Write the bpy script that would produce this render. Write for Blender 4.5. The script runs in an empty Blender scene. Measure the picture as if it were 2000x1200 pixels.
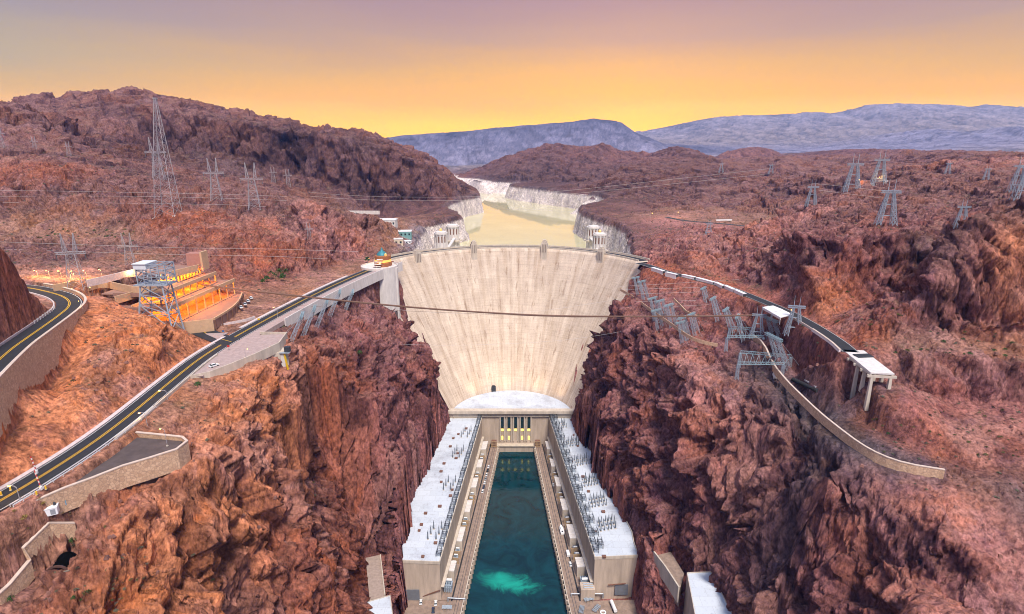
import bpy, bmesh, math, random
import numpy as np
from mathutils import Vector, Matrix
from mathutils.geometry import delaunay_2d_cdt
random.seed(7)
scene = bpy.context.scene
COL = scene.collection
R = math.radians
# ------------------------------------------------------------------ camera frame
CAMZ, FOC = 270.0, 1100.0
TH = math.atan(310 / 1100.0)
CT, ST = math.cos(TH), math.sin(TH)

def ray(px, py):
    u, v = (px - 1000) / FOC, (py - 600) / FOC
    return u, CT - v * ST, -ST - v * CT
def PY(px, py, Y):
    a, b, c = ray(px, py); t = Y / b
    return (a * t, Y, CAMZ + c * t)
def PZ(px, py, z):
    a, b, c = ray(px, py); t = (z - CAMZ) / c
    return (a * t, b * t, z)

# ------------------------------------------------------------------ noise
def _h(ix, iy, iz, seed):
    h = (ix * np.uint32(374761393)) ^ (iy * np.uint32(668265263)) ^ (iz * np.uint32(2147483647 - 58)) ^ np.uint32(seed * 2654435761 & 0xffffffff)
    h = (h ^ (h >> np.uint32(13))) * np.uint32(1274126177)
    h = (h ^ (h >> np.uint32(16))) * np.uint32(2246822519)
    return h ^ (h >> np.uint32(15))
def perlin(x, y, z, seed=0):
    x = np.asarray(x, np.float32); y = np.asarray(y, np.float32); z = np.asarray(z, np.float32)
    fx, fy, fz = np.floor(x), np.floor(y), np.floor(z)
    ix, iy, iz = (f.astype(np.int32).astype(np.uint32) for f in (fx, fy, fz))
    x, y, z = x - fx, y - fy, z - fz
    ux, uy, uz = (t * t * t * (t * (t * 6 - 15) + 10) for t in (x, y, z))
    r = 0
    for dx in (0, 1):
        wx = ux if dx else 1 - ux
        for dy in (0, 1):
            wxy = wx * (uy if dy else 1 - uy)
            for dz in (0, 1):
                h = _h(ix + np.uint32(dx), iy + np.uint32(dy), iz + np.uint32(dz), seed)
                gx = (h & np.uint32(1023)).astype(np.float32) * (1 / 511.5) - 1
                gy = ((h >> np.uint32(10)) & np.uint32(1023)).astype(np.float32) * (1 / 511.5) - 1
                gz = ((h >> np.uint32(20)) & np.uint32(1023)).astype(np.float32) * (1 / 511.5) - 1
                r = r + wxy * (uz if dz else 1 - uz) * (gx * (x - dx) + gy * (y - dy) + gz * (z - dz))
    return r * 1.5
def fbm(x, y, z, oct=4, seed=0, ridged=False, gain=.5):
    a, s, tot = 1.0, 0, 0
    for o in range(oct):
        n = perlin(x, y, z, seed + o * 17)
        if ridged: n = 1 - 2 * np.abs(n)
        s = s + a * n; tot += a
        x, y, z = x * 2.03 + 3.1, y * 2.03 - 1.7, z * 2.03 + 5.3
        a *= gain
    return s / tot
def facets(x, y, z, seed=0, tilt=1.0):
    """broken rock: every cell of a jittered lattice is a block with its own offset and its own plane"""
    fx, fy, fz = np.floor(x), np.floor(y), np.floor(z)
    ix, iy, iz = (f.astype(np.int32).astype(np.uint32) for f in (fx, fy, fz))
    x, y, z = (x - fx).astype(np.float32), (y - fy).astype(np.float32), (z - fz).astype(np.float32)
    f1 = np.full(x.shape, 9, np.float32); f2 = f1.copy(); cid = np.zeros(x.shape, np.uint32)
    bx, by, bz = np.zeros_like(x), np.zeros_like(x), np.zeros_like(x)
    for dx in (-1, 0, 1):
        for dy in (-1, 0, 1):
            for dz in (-1, 0, 1):
                h = _h(ix + np.uint32(dx & 0xffffffff), iy + np.uint32(dy & 0xffffffff), iz + np.uint32(dz & 0xffffffff), seed)
                ax = (h & np.uint32(1023)).astype(np.float32) / 1023 + dx - x
                ay = ((h >> np.uint32(10)) & np.uint32(1023)).astype(np.float32) / 1023 + dy - y
                az = ((h >> np.uint32(20)) & np.uint32(1023)).astype(np.float32) / 1023 + dz - z
                d = ax * ax + ay * ay + az * az
                m = d < f1
                f2 = np.where(m, f1, np.minimum(f2, d)); f1 = np.where(m, d, f1); cid = np.where(m, h, cid)
                bx = np.where(m, ax, bx); by = np.where(m, ay, by); bz = np.where(m, az, bz)
    q = _h(cid, cid >> np.uint32(7), cid, seed + 3); p = _h(cid, cid >> np.uint32(5), cid, seed + 4)
    c = (q & np.uint32(1023)).astype(np.float32) / 1023
    gx = (p & np.uint32(1023)).astype(np.float32) / 511.5 - 1
    gy = ((p >> np.uint32(10)) & np.uint32(1023)).astype(np.float32) / 511.5 - 1
    gz_ = ((p >> np.uint32(20)) & np.uint32(1023)).astype(np.float32) / 511.5 - 1
    return c - .5 + tilt * (gx * bx + gy * by + gz_ * bz), c, np.sqrt(f2) - np.sqrt(f1)
def sstep(a, b, x):
    t = np.clip((x - a) / (b - a), 0, 1); return t * t * (3 - 2 * t)

# ------------------------------------------------------------------ object helpers
def link(o, parent=None):
    COL.objects.link(o)
    if parent: o.parent = parent
    return o
def tag(o, label=None, cat=None, group=None, kind=None):
    if label: o['label'] = label
    if cat: o['category'] = cat
    if group: o['group'] = group
    if kind: o['kind'] = kind
    return o
def thing(name, label, cat, loc=(0, 0, 0), rz=0, group=None):
    o = bpy.data.objects.new(name, None); link(o); o.empty_display_size = .1
    o.location = loc; o.rotation_euler = (0, 0, rz)
    return tag(o, label, cat, group)
class MB:
    """collects shapes into one mesh"""
    def __init__(s): s.v, s.f = [], []
    def add(s, vs, fs):
        n = len(s.v); s.v += [tuple(v) for v in vs]; s.f += [tuple(i + n for i in f) for f in fs]; return s
    def box(s, c, d, rz=0, top=None):
        """c = centre of the base, d = size; top = (sx, sy) scale of the top"""
        hx, hy = d[0] / 2, d[1] / 2; ca, sa = math.cos(rz), math.sin(rz); tx, ty = top or (1, 1)
        vs = []
        for z, kx, ky in ((0, 1, 1), (d[2], tx, ty)):
            for x, y in ((-hx, -hy), (hx, -hy), (hx, hy), (-hx, hy)):
                x *= kx; y *= ky
                vs.append((c[0] + x * ca - y * sa, c[1] + x * sa + y * ca, c[2] + z))
        return s.add(vs, [(3, 2, 1, 0), (4, 5, 6, 7), (0, 1, 5, 4), (1, 2, 6, 5), (2, 3, 7, 6), (3, 0, 4, 7)])
    def bar(s, a, b, w, w2=None, n=4):
        a, b = Vector(a), Vector(b); d = b - a
        if d.length < 1e-6: return s
        d.normalize(); u = d.cross(Vector((0, 0, 1)))
        if u.length < 1e-3: u = Vector((1, 0, 0))
        u.normalize(); w2 = w if w2 is None else w2; q = d.cross(u); vs = []
        for p, k in ((a, w), (b, w2)):
            for i in range(n):
                t = 2 * math.pi * (i + .5) / n
                vs.append(p + (u * math.cos(t) + q * math.sin(t)) * k * .5 * (1.414 if n == 4 else 1))
        fs = [(i, (i + 1) % n, n + (i + 1) % n, n + i) for i in range(n)] + [tuple(range(n))[::-1], tuple(range(n, 2 * n))]
        return s.add(vs, fs)
    def lathe(s, c, prof, n=16, a0=0, a1=2 * math.pi):
        full = abs(a1 - a0 - 2 * math.pi) < 1e-6; m = n if full else n + 1
        vs = [(c[0] + r * math.cos(a0 + (a1 - a0) * i / n), c[1] + r * math.sin(a0 + (a1 - a0) * i / n), c[2] + z) for r, z in prof for i in range(m)]
        fs = []
        for j in range(len(prof) - 1):
            for i in range(n):
                k = (i + 1) % m
                fs.append((j * m + i, j * m + k, (j + 1) * m + k, (j + 1) * m + i))
        return s.add(vs, fs)
    def prism(s, poly, z0, z1):
        """poly counter-clockwise [(x,y)]"""
        n = len(poly)
        a = sum(poly[i][0] * poly[(i + 1) % n][1] - poly[(i + 1) % n][0] * poly[i][1] for i in range(n))
        if a < 0: poly = poly[::-1]
        vs = [(x, y, z0) for x, y in poly] + [(x, y, z1) for x, y in poly]
        return s.add(vs, [tuple(range(n))[::-1], tuple(range(n, 2 * n))] + [(i, (i + 1) % n, n + (i + 1) % n, n + i) for i in range(n)])
    def ribbon(s, pts, offs, dz=None):
        """sweep a cross-section [(offset, height)...] along pts (x,y,z)"""
        n, m = len(pts), len(offs); vs = []
        for i, p in enumerate(pts):
            a = Vector(pts[max(i - 1, 0)]); b = Vector(pts[min(i + 1, n - 1)]); t = (b - a); t.z = 0; t.normalize()
            nx, ny = t.y, -t.x
            for o, h in offs: vs.append((p[0] + nx * o, p[1] + ny * o, p[2] + h))
        fs = [(i * m + j, i * m + j + 1, (i + 1) * m + j + 1, (i + 1) * m + j) for i in range(n - 1) for j in range(m - 1)]
        return s.add(vs, fs)
    def wall(s, pts, w, h, z0=0):
        """a closed wall of width w from z+z0 to z+h along pts"""
        q = [(-w / 2, z0), (-w / 2, h), (w / 2, h), (w / 2, z0), (-w / 2, z0)]
        s.ribbon(pts, q); n = len(s.v)
        k = n - 5 * len(pts)
        s.f += [(k, k + 1, k + 2, k + 3), (n - 2, n - 3, n - 4, n - 5)]
        return s
    def build(s, name, mat, parent=None, smooth=False, bevel=0):
        me = bpy.data.meshes.new(name); me.from_pydata(s.v, [], s.f)
        bm = bmesh.new(); bm.from_mesh(me); bmesh.ops.recalc_face_normals(bm, faces=bm.faces)
        if bevel: bmesh.ops.bevel(bm, geom=bm.edges[:], offset=bevel, segments=1, affect='EDGES', clamp_overlap=True)
        bm.to_mesh(me); bm.free()
        me.materials.append(mat)
        if smooth: me.polygons.foreach_set('use_smooth', [True] * len(me.polygons))
        return link(bpy.data.objects.new(name, me), parent)
def copy_tree(o, parent=None):
    c = o.copy(); COL.objects.link(c)
    if parent: c.parent = parent
    for ch in list(o.children): copy_tree(ch, c)
    return c
def resample(pts, step):
    out = [Vector(pts[0])]
    for a, b in zip(pts, pts[1:]):
        a, b = Vector(a), Vector(b); n = max(1, int((b - a).length / step))
        out += [a.lerp(b, (i + 1) / n) for i in range(n)]
    return out
def smoothline(pts, step=3.0, it=3):
    p = [Vector(q) for q in pts]
    for _ in range(it):
        q = [p[0]]
        for a, b in zip(p, p[1:]): q += [a.lerp(b, .25), a.lerp(b, .75)]
        p = q + [p[-1]]
    return p
# ------------------------------------------------------------------ materials
def nodes_of(name):
    m = bpy.data.materials.new(name); m.use_nodes = True
    nt = m.node_tree; return m, nt, nt.nodes['Principled BSDF']
def mat(name, col, rough=.8, metal=0, var=.25, scale=.6, bump=0, spec=.3, emit=None, streak=0, dirt=None):
    m, nt, b = nodes_of(name); N, L = nt.nodes, nt.links
    b.inputs['Roughness'].default_value = rough; b.inputs['Metallic'].default_value = metal
    b.inputs['Specular IOR Level'].default_value = spec
    tc = N.new('ShaderNodeTexCoord'); n = N.new('ShaderNodeTexNoise'); n.inputs['Scale'].default_value = scale; n.inputs['Detail'].default_value = 6
    n.inputs['Roughness'].default_value = .65
    src = tc.outputs['Object']
    if streak:
        mp = N.new('ShaderNodeMapping'); mp.inputs['Scale'].default_value = (1, 1, 1 / streak); L.new(src, mp.inputs['Vector']); src = mp.outputs['Vector']
    L.new(src, n.inputs['Vector'])
    cr = N.new('ShaderNodeValToRGB'); e = cr.color_ramp.elements
    e[0].position, e[1].position = .3, .72
    d = dirt or [c * (1 - var) for c in col]
    e[0].color = (*d, 1); e[1].color = (*[min(1, c * (1 + var * .5)) for c in col], 1)
    L.new(n.outputs['Fac'], cr.inputs['Fac']); L.new(cr.outputs['Color'], b.inputs['Base Color'])
    if bump:
        bp = N.new('ShaderNodeBump'); bp.inputs['Strength'].default_value = bump; bp.inputs['Distance'].default_value = .3
        L.new(n.outputs['Fac'], bp.inputs['Height']); L.new(bp.outputs['Normal'], b.inputs['Normal'])
    if emit:
        b.inputs['Emission Color'].default_value = (*emit[:3], 1); b.inputs['Emission Strength'].default_value = emit[3]
    return m
SKY_SUNNY = [(0.0, (1.3, .78, .0)), (.03, (1.2, .70, .0)), (.075, (.95, .48, .01)), (.12, (.72, .41, .11)), (.17, (.48, .31, .24)), (.225, (.37, .24, .28)), (.34, (.36, .33, .46)), (1, (.42, .52, .85))]
SKY_AWAY = [(0.0, (1.2, .58, .0)), (.04, (.95, .50, .01)), (.075, (.64, .41, .09)), (.12, (.42, .36, .25)), (.17, (.33, .29, .31)), (.225, (.25, .21, .31)), (.34, (.36, .37, .52)), (1, (.42, .52, .85))]
SKY_BACK = [(0.0, (.34, .34, .50)), (.1, (.50, .40, .50)), (.25, (.50, .50, .70)), (.5, (.45, .54, .85)), (1, (.42, .52, .85))]
SUN_E, SUN_ANG, SUN_C, SUN_DIR = 4.3, 16, (1.0, .92, .86), (-.16, .50, -.82)
HAZE_C, HAZE_D = (.12, .34, 1.0), 0.45e-4
# ------------------------------------------------------------------ the dam's downstream face
DAM_TOP = 172.0
def dam_R(z): return 57 + (126 - 57) * ((z - 40) / 132.0)
def dam_Y(z):
    k = max(0.0, (DAM_TOP - z) / 132.0); return 569 - 55 * (k * .62 + .38 * k * k)
def dam_face(x, z):
    r = dam_R(z); return dam_Y(z) - (r - math.sqrt(max(r * r - x * x, 1e-6))) if abs(x) < r else dam_Y(z) - r
def dam_hit(px, py):
    a, b, c = ray(px, py); t = 430.0
    for _ in range(400):
        x, y, z = a * t, b * t, CAMZ + c * t
        if y >= dam_face(x, z): break
        t += .5
    return x, y, z
CONT_L = [dam_hit(*p) for p in ((772, 522), (783, 552), (800, 578), (822, 600), (848, 650), (862, 700), (872, 745), (880, 785))]
CONT_R = [dam_hit(*p) for p in ((1262, 522), (1225, 548), (1190, 580), (1160, 622), (1140, 662), (1125, 710), (1116, 770), (1114, 788))]
# power plant outlines
Z_ROOF = 33.0
WING_L = [PZ(x, y, Z_ROOF)[:2] for x, y in ((780, 1096), (781, 1070), (796, 1024), (791, 1014), (806, 958), (829, 924), (832, 912), (852, 866), (861, 851), (878, 822))]
WING_R = [PZ(x, y, Z_ROOF)[:2] for x, y in ((1247, 1086), (1238, 1061), (1234, 1040), (1216, 1004), (1204, 985), (1183, 958), (1167, 923), (1162, 908), (1163, 900), (1169, 887), (1150, 880), (1135, 857), (1119, 822))]
WIN_L = [PZ(862, 1100, Z_ROOF)[:2], (-27, 468)]
WIN_R = [PZ(1161, 1090, Z_ROOF)[:2], (33.6, 468)]
# ------------------------------------------------------------------ roads (z of the carriageway)
ROAD_A = [(-168, 60, 172), (-158, 100, 172), (-150, 130, 172), (-146, 152, 172), (-144.5, 182, 172), (-149, 226, 172), (-152, 262, 172), (-148.5, 300, 172), (-143, 345, 172), (-137, 385, 172), (-128, 430, 172), (-116, 474, 172), (-109, 496, 172)]
ROAD_B = [(-150, 120, 196.6), (-165, 150, 196.4)] + [PZ(*p) for p in ((10, 690, 196), (60, 655, 196), (110, 620, 196), (140, 596, 196), (128, 580, 196.5), (90, 569, 197), (50, 561, 198), (-30, 556, 199))]
ROAD_C = [(112, 492, 172)] + [PZ(x, y, 172) for x, y in ((1268, 519), (1300, 531), (1360, 545), (1420, 560), (1470, 580), (1530, 605), (1580, 630), (1640, 668), (1662, 688))]
ROAD_D = [PZ(x, y, z) for x, y, z in ((1300, 424, 181), (1340, 432, 180), (1400, 436, 180), (1460, 442, 181), (1500, 446, 182))]
WALL_S = [PZ(x, y, z) for x, y, z in ((1466, 666, 152), (1490, 684, 151.5), (1510, 712, 151), (1536, 744, 150.5), (1560, 768, 150), (1600, 806, 149.5), (1640, 838, 149), (1680, 868, 148.5), (1720, 890, 148), (1770, 907, 147.5), (1845, 919, 147))]
WALL_N = [PZ(x, y, z) for x, y, z in ((1212, 562, 156), (1240, 580, 156), (1275, 605, 155), (1318, 634, 153), (1345, 654, 152), (1372, 664, 151.5), (1402, 670, 151))]
# ------------------------------------------------------------------ terrain control lines
CLS = {'O': (.43, .175, .088), 'B': (.24, .092, .062), 'M': (.205, .090, .086), 'P': (.30, .145, .130), 'D': (.082, .048, .050), 'G': (.070, .058, .066),  # O takes the warm lamp light on the left bank into its colour
       'T': (.25, .140, .100), 'L': (.19, .175, .20), 'Q': (.112, .060, .058), 'U': (.160, .085, .082), 'F': (.175, .18, .275), 'E': (.09, .098, .165)}  # E and F hold the blue haze of mesa and ranges as colour
TV, TE, TA = [], [], []
def LW(pts, r, c, rr=None):
    k = len(TV)
    for i, p in enumerate(pts):
        TV.append(tuple(p)); TA.append((rr[i] if rr else r, *CLS[c[i] if len(c) > 1 else c]))
        if i: TE.append((k + i - 1, k + i))
def LY(pts, r, c): LW([PY(*p) for p in pts], r, c)
def LZ(pts, r, c): LW([PZ(*p) for p in pts], r, c)
def off(poly, d, z):
    out = []
    for i, p in enumerate(poly):
        a = poly[max(i - 1, 0)]; b = poly[min(i + 1, len(poly) - 1)]
        t = Vector((b[0] - a[0], b[1] - a[1])).normalized(); out.append((p[0] - t.y * d, p[1] + t.x * d, z))
    return out
# river bed and toes
LW([(-56, 0, -6), (-56, 100, -6), (-56, 200, -4), (-55, 262, 4)], .5, 'M')
LW([(66, 0, -6), (66, 100, -6), (66, 180, -4), (74, 250, 4)], .5, 'M')
LW([(-12, 0, -8), (-8, 200, -8), (0, 300, -8), (4, 400, -8), (6, 460, -8), (4, 500, -8), (2, 560, 30), (0, 620, 60)], 0, 'M')
LW(off(WING_L, 6, 2)[::1], .2, 'M') if False else None
LW([(-44, 284, 2), (-36, 370, 2), (-29, 455, 2)], 0, 'M'); LW([(52, 288, 2), (43, 380, 2), (36, 455, 2)], 0, 'M')
LW([(x - 1.0, y, 37) for x, y in WING_L], 1.0, 'M'); LW([(x + 3.5, y, 1) for x, y in WING_L[1:-1]], 0, 'M')
LW([(x + 1.0, y, 37) for x, y in WING_R], 1.0, 'M'); LW([(x - 3.5, y, 1) for x, y in WING_R[1:-1]], 0, 'M')
LW([(-66, 279, 6), (-57, 276, 3)], .5, 'M'); LW([(79, 284, 6), (72, 280, 3)], .5, 'M')
# left canyon wall, from the toe up
YS = [0, 60, 120, 160, 200, 240, 280, 320, 360, 400, 435]
def rows(xs, zs, r, c): LW([(x, y, z) for x, y, z in zip(xs, YS, zs)], r, c)
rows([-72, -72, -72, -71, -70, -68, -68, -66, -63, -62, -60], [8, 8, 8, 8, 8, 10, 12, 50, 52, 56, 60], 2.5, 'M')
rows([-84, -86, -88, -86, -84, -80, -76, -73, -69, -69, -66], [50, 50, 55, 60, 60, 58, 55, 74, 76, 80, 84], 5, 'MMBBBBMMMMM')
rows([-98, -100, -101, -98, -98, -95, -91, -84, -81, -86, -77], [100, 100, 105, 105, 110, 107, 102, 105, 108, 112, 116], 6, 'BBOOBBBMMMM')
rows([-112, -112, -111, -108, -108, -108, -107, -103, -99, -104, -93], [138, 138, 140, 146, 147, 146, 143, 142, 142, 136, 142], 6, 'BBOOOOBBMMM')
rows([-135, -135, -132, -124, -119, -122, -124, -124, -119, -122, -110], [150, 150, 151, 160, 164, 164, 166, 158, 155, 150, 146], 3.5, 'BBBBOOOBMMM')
LW([(-122, 160, 163), (-115, 170, 163), (-110, 180, 162.5), (-116, 190, 164.5)], 1.0, 'O')
LW([(-165, 20, 170), (-160, 60, 171), (-150, 100, 171), (-142, 130, 170), (-137, 152, 168), (-134, 176, 168.5), (-138, 226, 171), (-141, 262, 171), (-136, 290, 171)], .2, 'T')
LW([(-134, 318, 168), (-131, 350, 164), (-126, 385, 163), (-120, 430, 157), (-114, 455, 149)], 1.0, 'U')
LW([(-150, 300, 171.5), (-149, 345, 171.5), (-143, 385, 171.5), (-134, 430, 171.5), (-122, 474, 171.5), (-118, 505, 171.5)], .1, 'T')
LW([(-150, 20, 158), (-146, 80, 158), (-141, 120, 152), (-137, 140, 150)], 1.2, 'T')
LW([(-176, 20, 172), (-168, 60, 172), (-158, 112, 172), (-153, 150, 172), (-152, 182, 172), (-156, 226, 172), (-160, 262, 172), (-161, 282, 172)], .3, 'O')
# cut bank left of the road and the hill between the roads
LW([(-184, 60, 182), (-172, 112, 181), (-166, 150, 179), (-166, 182, 178.5), (-166, 214, 179.5), (-167, 244, 184), (-170, 264, 182), (-172, 284, 176)], 2.0, 'O')
LW([(-178, 170, 178), (-178, 205, 178), (-179, 238, 187), (-182, 262, 188.5), (-190, 285, 184), (-196, 305, 178)], 1.8, 'O')
LW([(-177, 178, 177), (-184, 205, 176), (-190, 222, 179), (-194, 240, 187), (-199, 262, 192), (-212, 282, 193), (-240, 298, 195)], 1.0, 'O')
# inside of the hairpin: the left knob
LZ([(-20, 735, 196), (20, 690, 196), (60, 652, 196), (95, 625, 196), (98, 608, 196), (60, 585, 197), (0, 570, 198)], .4, 'T')
LY([(-60, 700, 178), (-10, 650, 198), (30, 610, 216), (60, 590, 228), (70, 578, 240), (20, 560, 258)], 2.5, 'OOOOBB')
LY([(-120, 600, 180), (-60, 540, 200), (0, 500, 214), (30, 505, 226), (60, 530, 238), (20, 545, 250)], 4, 'QBQBQB')
LY([(-160, 480, 200), (-60, 470, 210), (0, 475, 224), (20, 500, 236)], 3, 'QQBB')
LW([(-420, 150, 240), (-330, 190, 236), (-290, 230, 225), (-300, 275, 205)], 3, 'B')
# upper terraces and car park ground
LZ([(-60, 532, 201), (60, 531, 201), (150, 531, 200), (255, 530, 198)], .2, 'T')
LZ([(-60, 552, 200), (80, 556, 198.5), (150, 556, 198), (200, 566, 196), (240, 585, 192), (275, 610, 184), (330, 632, 177), (385, 650, 174), (395, 640, 174)], .3, 'T')
LZ([(290, 524, 194), (350, 545, 186), (410, 580, 178), (470, 600, 174)], .3, 'T')
LZ([(400, 645, 172.3), (440, 640, 172), (500, 612, 172), (560, 578, 172.5), (620, 545, 173.3), (700, 512, 173)], .2, 'T')
# back hill behind the car park
LZ([(-80, 524, 203), (60, 524, 203), (150, 524, 202), (270, 517, 200), (400, 515, 193), (450, 536, 184), (515, 548, 176), (620, 528, 174.5), (700, 504, 174), (728, 492, 174)], 1.5, 'UUUUUBBUPP')
LY([(-80, 480, 400), (0, 485, 402), (100, 487, 404), (200, 490, 405), (300, 480, 412), (400, 470, 425), (460, 470, 430), (520, 475, 438), (600, 465, 470), (660, 450, 505), (725, 462, 535)], 3.5, 'UUUUUBBBPPU')
LY([(-80, 455, 430), (60, 457, 432), (150, 458, 434), (262, 462, 440)], 1.2, 'T')
LY([(-80, 400, 480), (0, 400, 482), (120, 390, 486), (210, 410, 470), (290, 440, 452)], 4.5, 'UUUUB')
LY([(0, 330, 560), (60, 325, 560), (130, 335, 560), (200, 360, 540), (255, 395, 505), (330, 424, 474), (425, 423, 482), (480, 432, 490), (550, 428, 505), (596, 390, 515), (635, 415, 530), (700, 428, 555), (722, 455, 560)], 3.5, 'BBBUUBBBUPUUU')
LY([(-120, 270, 640), (0, 300, 640), (80, 305, 640), (130, 316, 640), (200, 330, 640), (270, 335, 660), (350, 350, 680)], 3.0, 'U')
LY([(250, 318, 760), (400, 350, 760), (470, 368, 760), (560, 382, 770), (640, 415, 800), (700, 428, 830), (740, 436, 870)], 2.5, 'UUUUTTT')
LW([(-118, 535, 172), (-128, 600, 177), (-138, 680, 178), (-142, 760, 178)], 2, 'T')
LW([(-107, 560, 169), (-110, 620, 168), (-115, 690, 168), (-114, 745, 170)], 2, 'L')
LW([(-92, 590, 120), (-96, 650, 118), (-104, 720, 120), (-100, 785, 122), (-64, 872, 120), (-86, 930, 122), (-108, 1010, 122), (-110, 1100, 122), (-92, 1190, 122), (-60, 1272, 122), (-70, 1400, 122), (-130, 1600, 122), (-170, 1800, 122)], .6, 'L')
LW([(-114, 795, 172), (-77, 878, 172), (-98, 938, 173), (-120, 1012, 174), (-122, 1100, 174), (-104, 1194, 174), (-73, 1284, 174), (-84, 1400, 172), (-144, 1600, 172), (-184, 1800, 172)], 1.0, 'Q')
# left mountain
LY([(-150, 215, 760), (-60, 190, 770), (0, 200, 780), (35, 214, 800), (80, 250, 810), (130, 285, 830), (200, 300, 860), (300, 322, 900), (420, 332, 940), (520, 352, 970), (620, 388, 990), (700, 415, 1010), (770, 428, 1030), (820, 420, 1070), (866, 402, 1110)], 7, 'UUUUUQQDDQQQQQQ')
LY([(150, 260, 960), (280, 285, 1000), (400, 300, 1020), (500, 318, 1040), (600, 345, 1050), (700, 372, 1060), (780, 392, 1085), (830, 392, 1120)], 11, 'UQDDQDDQ')
LY([(80, 222, 1040), (180, 212, 1060), (270, 207, 1070), (340, 216, 1070), (420, 238, 1070), (500, 250, 1075), (570, 257, 1080), (640, 268, 1090), (700, 284, 1100), (760, 296, 1110), (800, 312, 1130), (845, 340, 1160), (885, 366, 1200), (915, 382, 1250)], 7, 'UUUUQQDQDQQQQQ')
LY([(-200, 180, 1250), (-60, 200, 1250), (20, 220, 1250), (35, 196, 1250), (62, 182, 1250), (100, 193, 1250), (130, 192, 1250), (146, 180, 1250), (200, 182, 1250), (262, 176, 1250), (292, 182, 1250), (335, 200, 1260), (368, 197, 1270), (420, 212, 1290), (470, 225, 1300), (500, 226, 1310), (560, 237, 1320), (640, 257, 1340), (690, 254, 1350), (740, 267, 1370), (772, 280, 1390), (802, 288, 1400), (840, 318, 1420), (880, 350, 1440), (905, 372, 1450)], 8, 'U')
LW([(-1900, 1700, 300), (-1300, 1800, 300), (-800, 1900, 250), (-420, 2000, 190), (-250, 2200, 150)], 4, 'U')
# lake floor
LW([(20, 660, 60), (20, 800, 60), (20, 1000, 60), (40, 1250, 60), (40, 1450, 80), (-40, 1750, 80), (-140, 2000, 100)], 0, 'L')
# right shore
LW([(112, 565, 120), (124, 640, 118), (134, 720, 120), (136, 770, 122), (112, 850, 120), (104, 960, 122), (108, 1010, 122), (150, 1080, 122), (190, 1180, 122), (185, 1290, 122), (170, 1310, 122), (80, 1450, 122), (-20, 1640, 122), (-110, 1850, 122), (-160, 2050, 122)], .6, 'L')
LW([(122, 560, 168), (136, 640, 172), (148, 720, 172), (144, 785, 172), (124, 860, 172), (116, 950, 172), (122, 1020, 173), (162, 1086, 174), (202, 1180, 174), (197, 1295, 174), (180, 1322, 172), (92, 1468, 172), (-8, 1655, 172), (-96, 1870, 172), (-110, 2080, 172)], 1.0, 'UUUQQQQQQDDDDDD')
# middle dark hill over the far shore
LY([(880, 352, 2050), (920, 340, 2000), (1000, 345, 1850), (1080, 350, 1750), (1150, 360, 1600)], 9, 'D')
LY([(780, 352, 2600), (880, 350, 2400), (930, 332, 2300), (965, 318, 2250), (1000, 301, 2250), (1050, 287, 2250), (1090, 280, 2250), (1140, 289, 2250), (1180, 282, 2250), (1220, 295, 2250), (1262, 306, 2250), (1290, 292, 2250), (1318, 287, 2250), (1340, 292, 2250), (1358, 316, 2250)], 6, 'UUDQQUQUQUUQQQU')
# right mid hills
LY([(1160, 380, 1230), (1200, 384, 1150), (1260, 394, 1080), (1340, 408, 950), (1420, 415, 900), (1500, 412, 850)], 5, 'QQQUUU')
LY([(1150, 390, 1330), (1185, 365, 1330), (1230, 350, 1320), (1300, 355, 1250), (1400, 352, 1200), (1500, 350, 1150), (1560, 352, 1100)], 7, 'QQQQQUU')
LY([(1180, 352, 1420), (1222, 327, 1450), (1262, 318, 1480), (1300, 321, 1500), (1360, 318, 1500), (1405, 314, 1500), (1440, 319, 1480), (1480, 322, 1450), (1540, 306, 1420), (1590, 312, 1400), (1650, 322, 1350), (1700, 318, 1300), (1745, 302, 1300), (1800, 301, 1300), (1870, 304, 1300), (1940, 303, 1300), (2100, 302, 1300)], 4, 'QQQQQQUUUUUUUUUUU')
LY([(1400, 318, 2500), (1425, 300, 2500), (1450, 290, 2500), (1480, 287, 2500), (1510, 290, 2500), (1540, 304, 2500), (1570, 312, 2500), (1590, 303, 2500), (1612, 295, 2500), (1650, 291, 2500), (1680, 295, 2500), (1705, 308, 2500), (1800, 312, 2500), (2000, 312, 2500), (2300, 312, 2500)], 4, 'U')
# far plain, mesa, ranges
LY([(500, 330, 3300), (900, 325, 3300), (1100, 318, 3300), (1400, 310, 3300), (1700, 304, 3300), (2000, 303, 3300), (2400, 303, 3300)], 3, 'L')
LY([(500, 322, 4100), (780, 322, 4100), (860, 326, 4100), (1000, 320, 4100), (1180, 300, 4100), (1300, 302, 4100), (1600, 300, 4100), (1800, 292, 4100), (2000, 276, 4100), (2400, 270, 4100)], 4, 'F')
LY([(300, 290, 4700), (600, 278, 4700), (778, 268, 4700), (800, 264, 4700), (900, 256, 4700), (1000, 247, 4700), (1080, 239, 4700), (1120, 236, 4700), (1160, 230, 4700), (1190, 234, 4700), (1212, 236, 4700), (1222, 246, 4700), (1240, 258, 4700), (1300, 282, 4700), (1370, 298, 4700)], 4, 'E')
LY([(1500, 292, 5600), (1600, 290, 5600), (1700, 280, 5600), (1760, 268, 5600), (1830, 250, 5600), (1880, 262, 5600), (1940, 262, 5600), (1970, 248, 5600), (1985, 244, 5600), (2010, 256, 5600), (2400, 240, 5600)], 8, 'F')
LY([(300, 300, 7000), (700, 280, 7000), (1100, 276, 7000), (1240, 282, 7000), (1400, 280, 7000), (1600, 275, 7000), (1800, 262, 7000), (2000, 255, 7000), (2400, 255, 7000)], 10, 'L')
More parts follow.
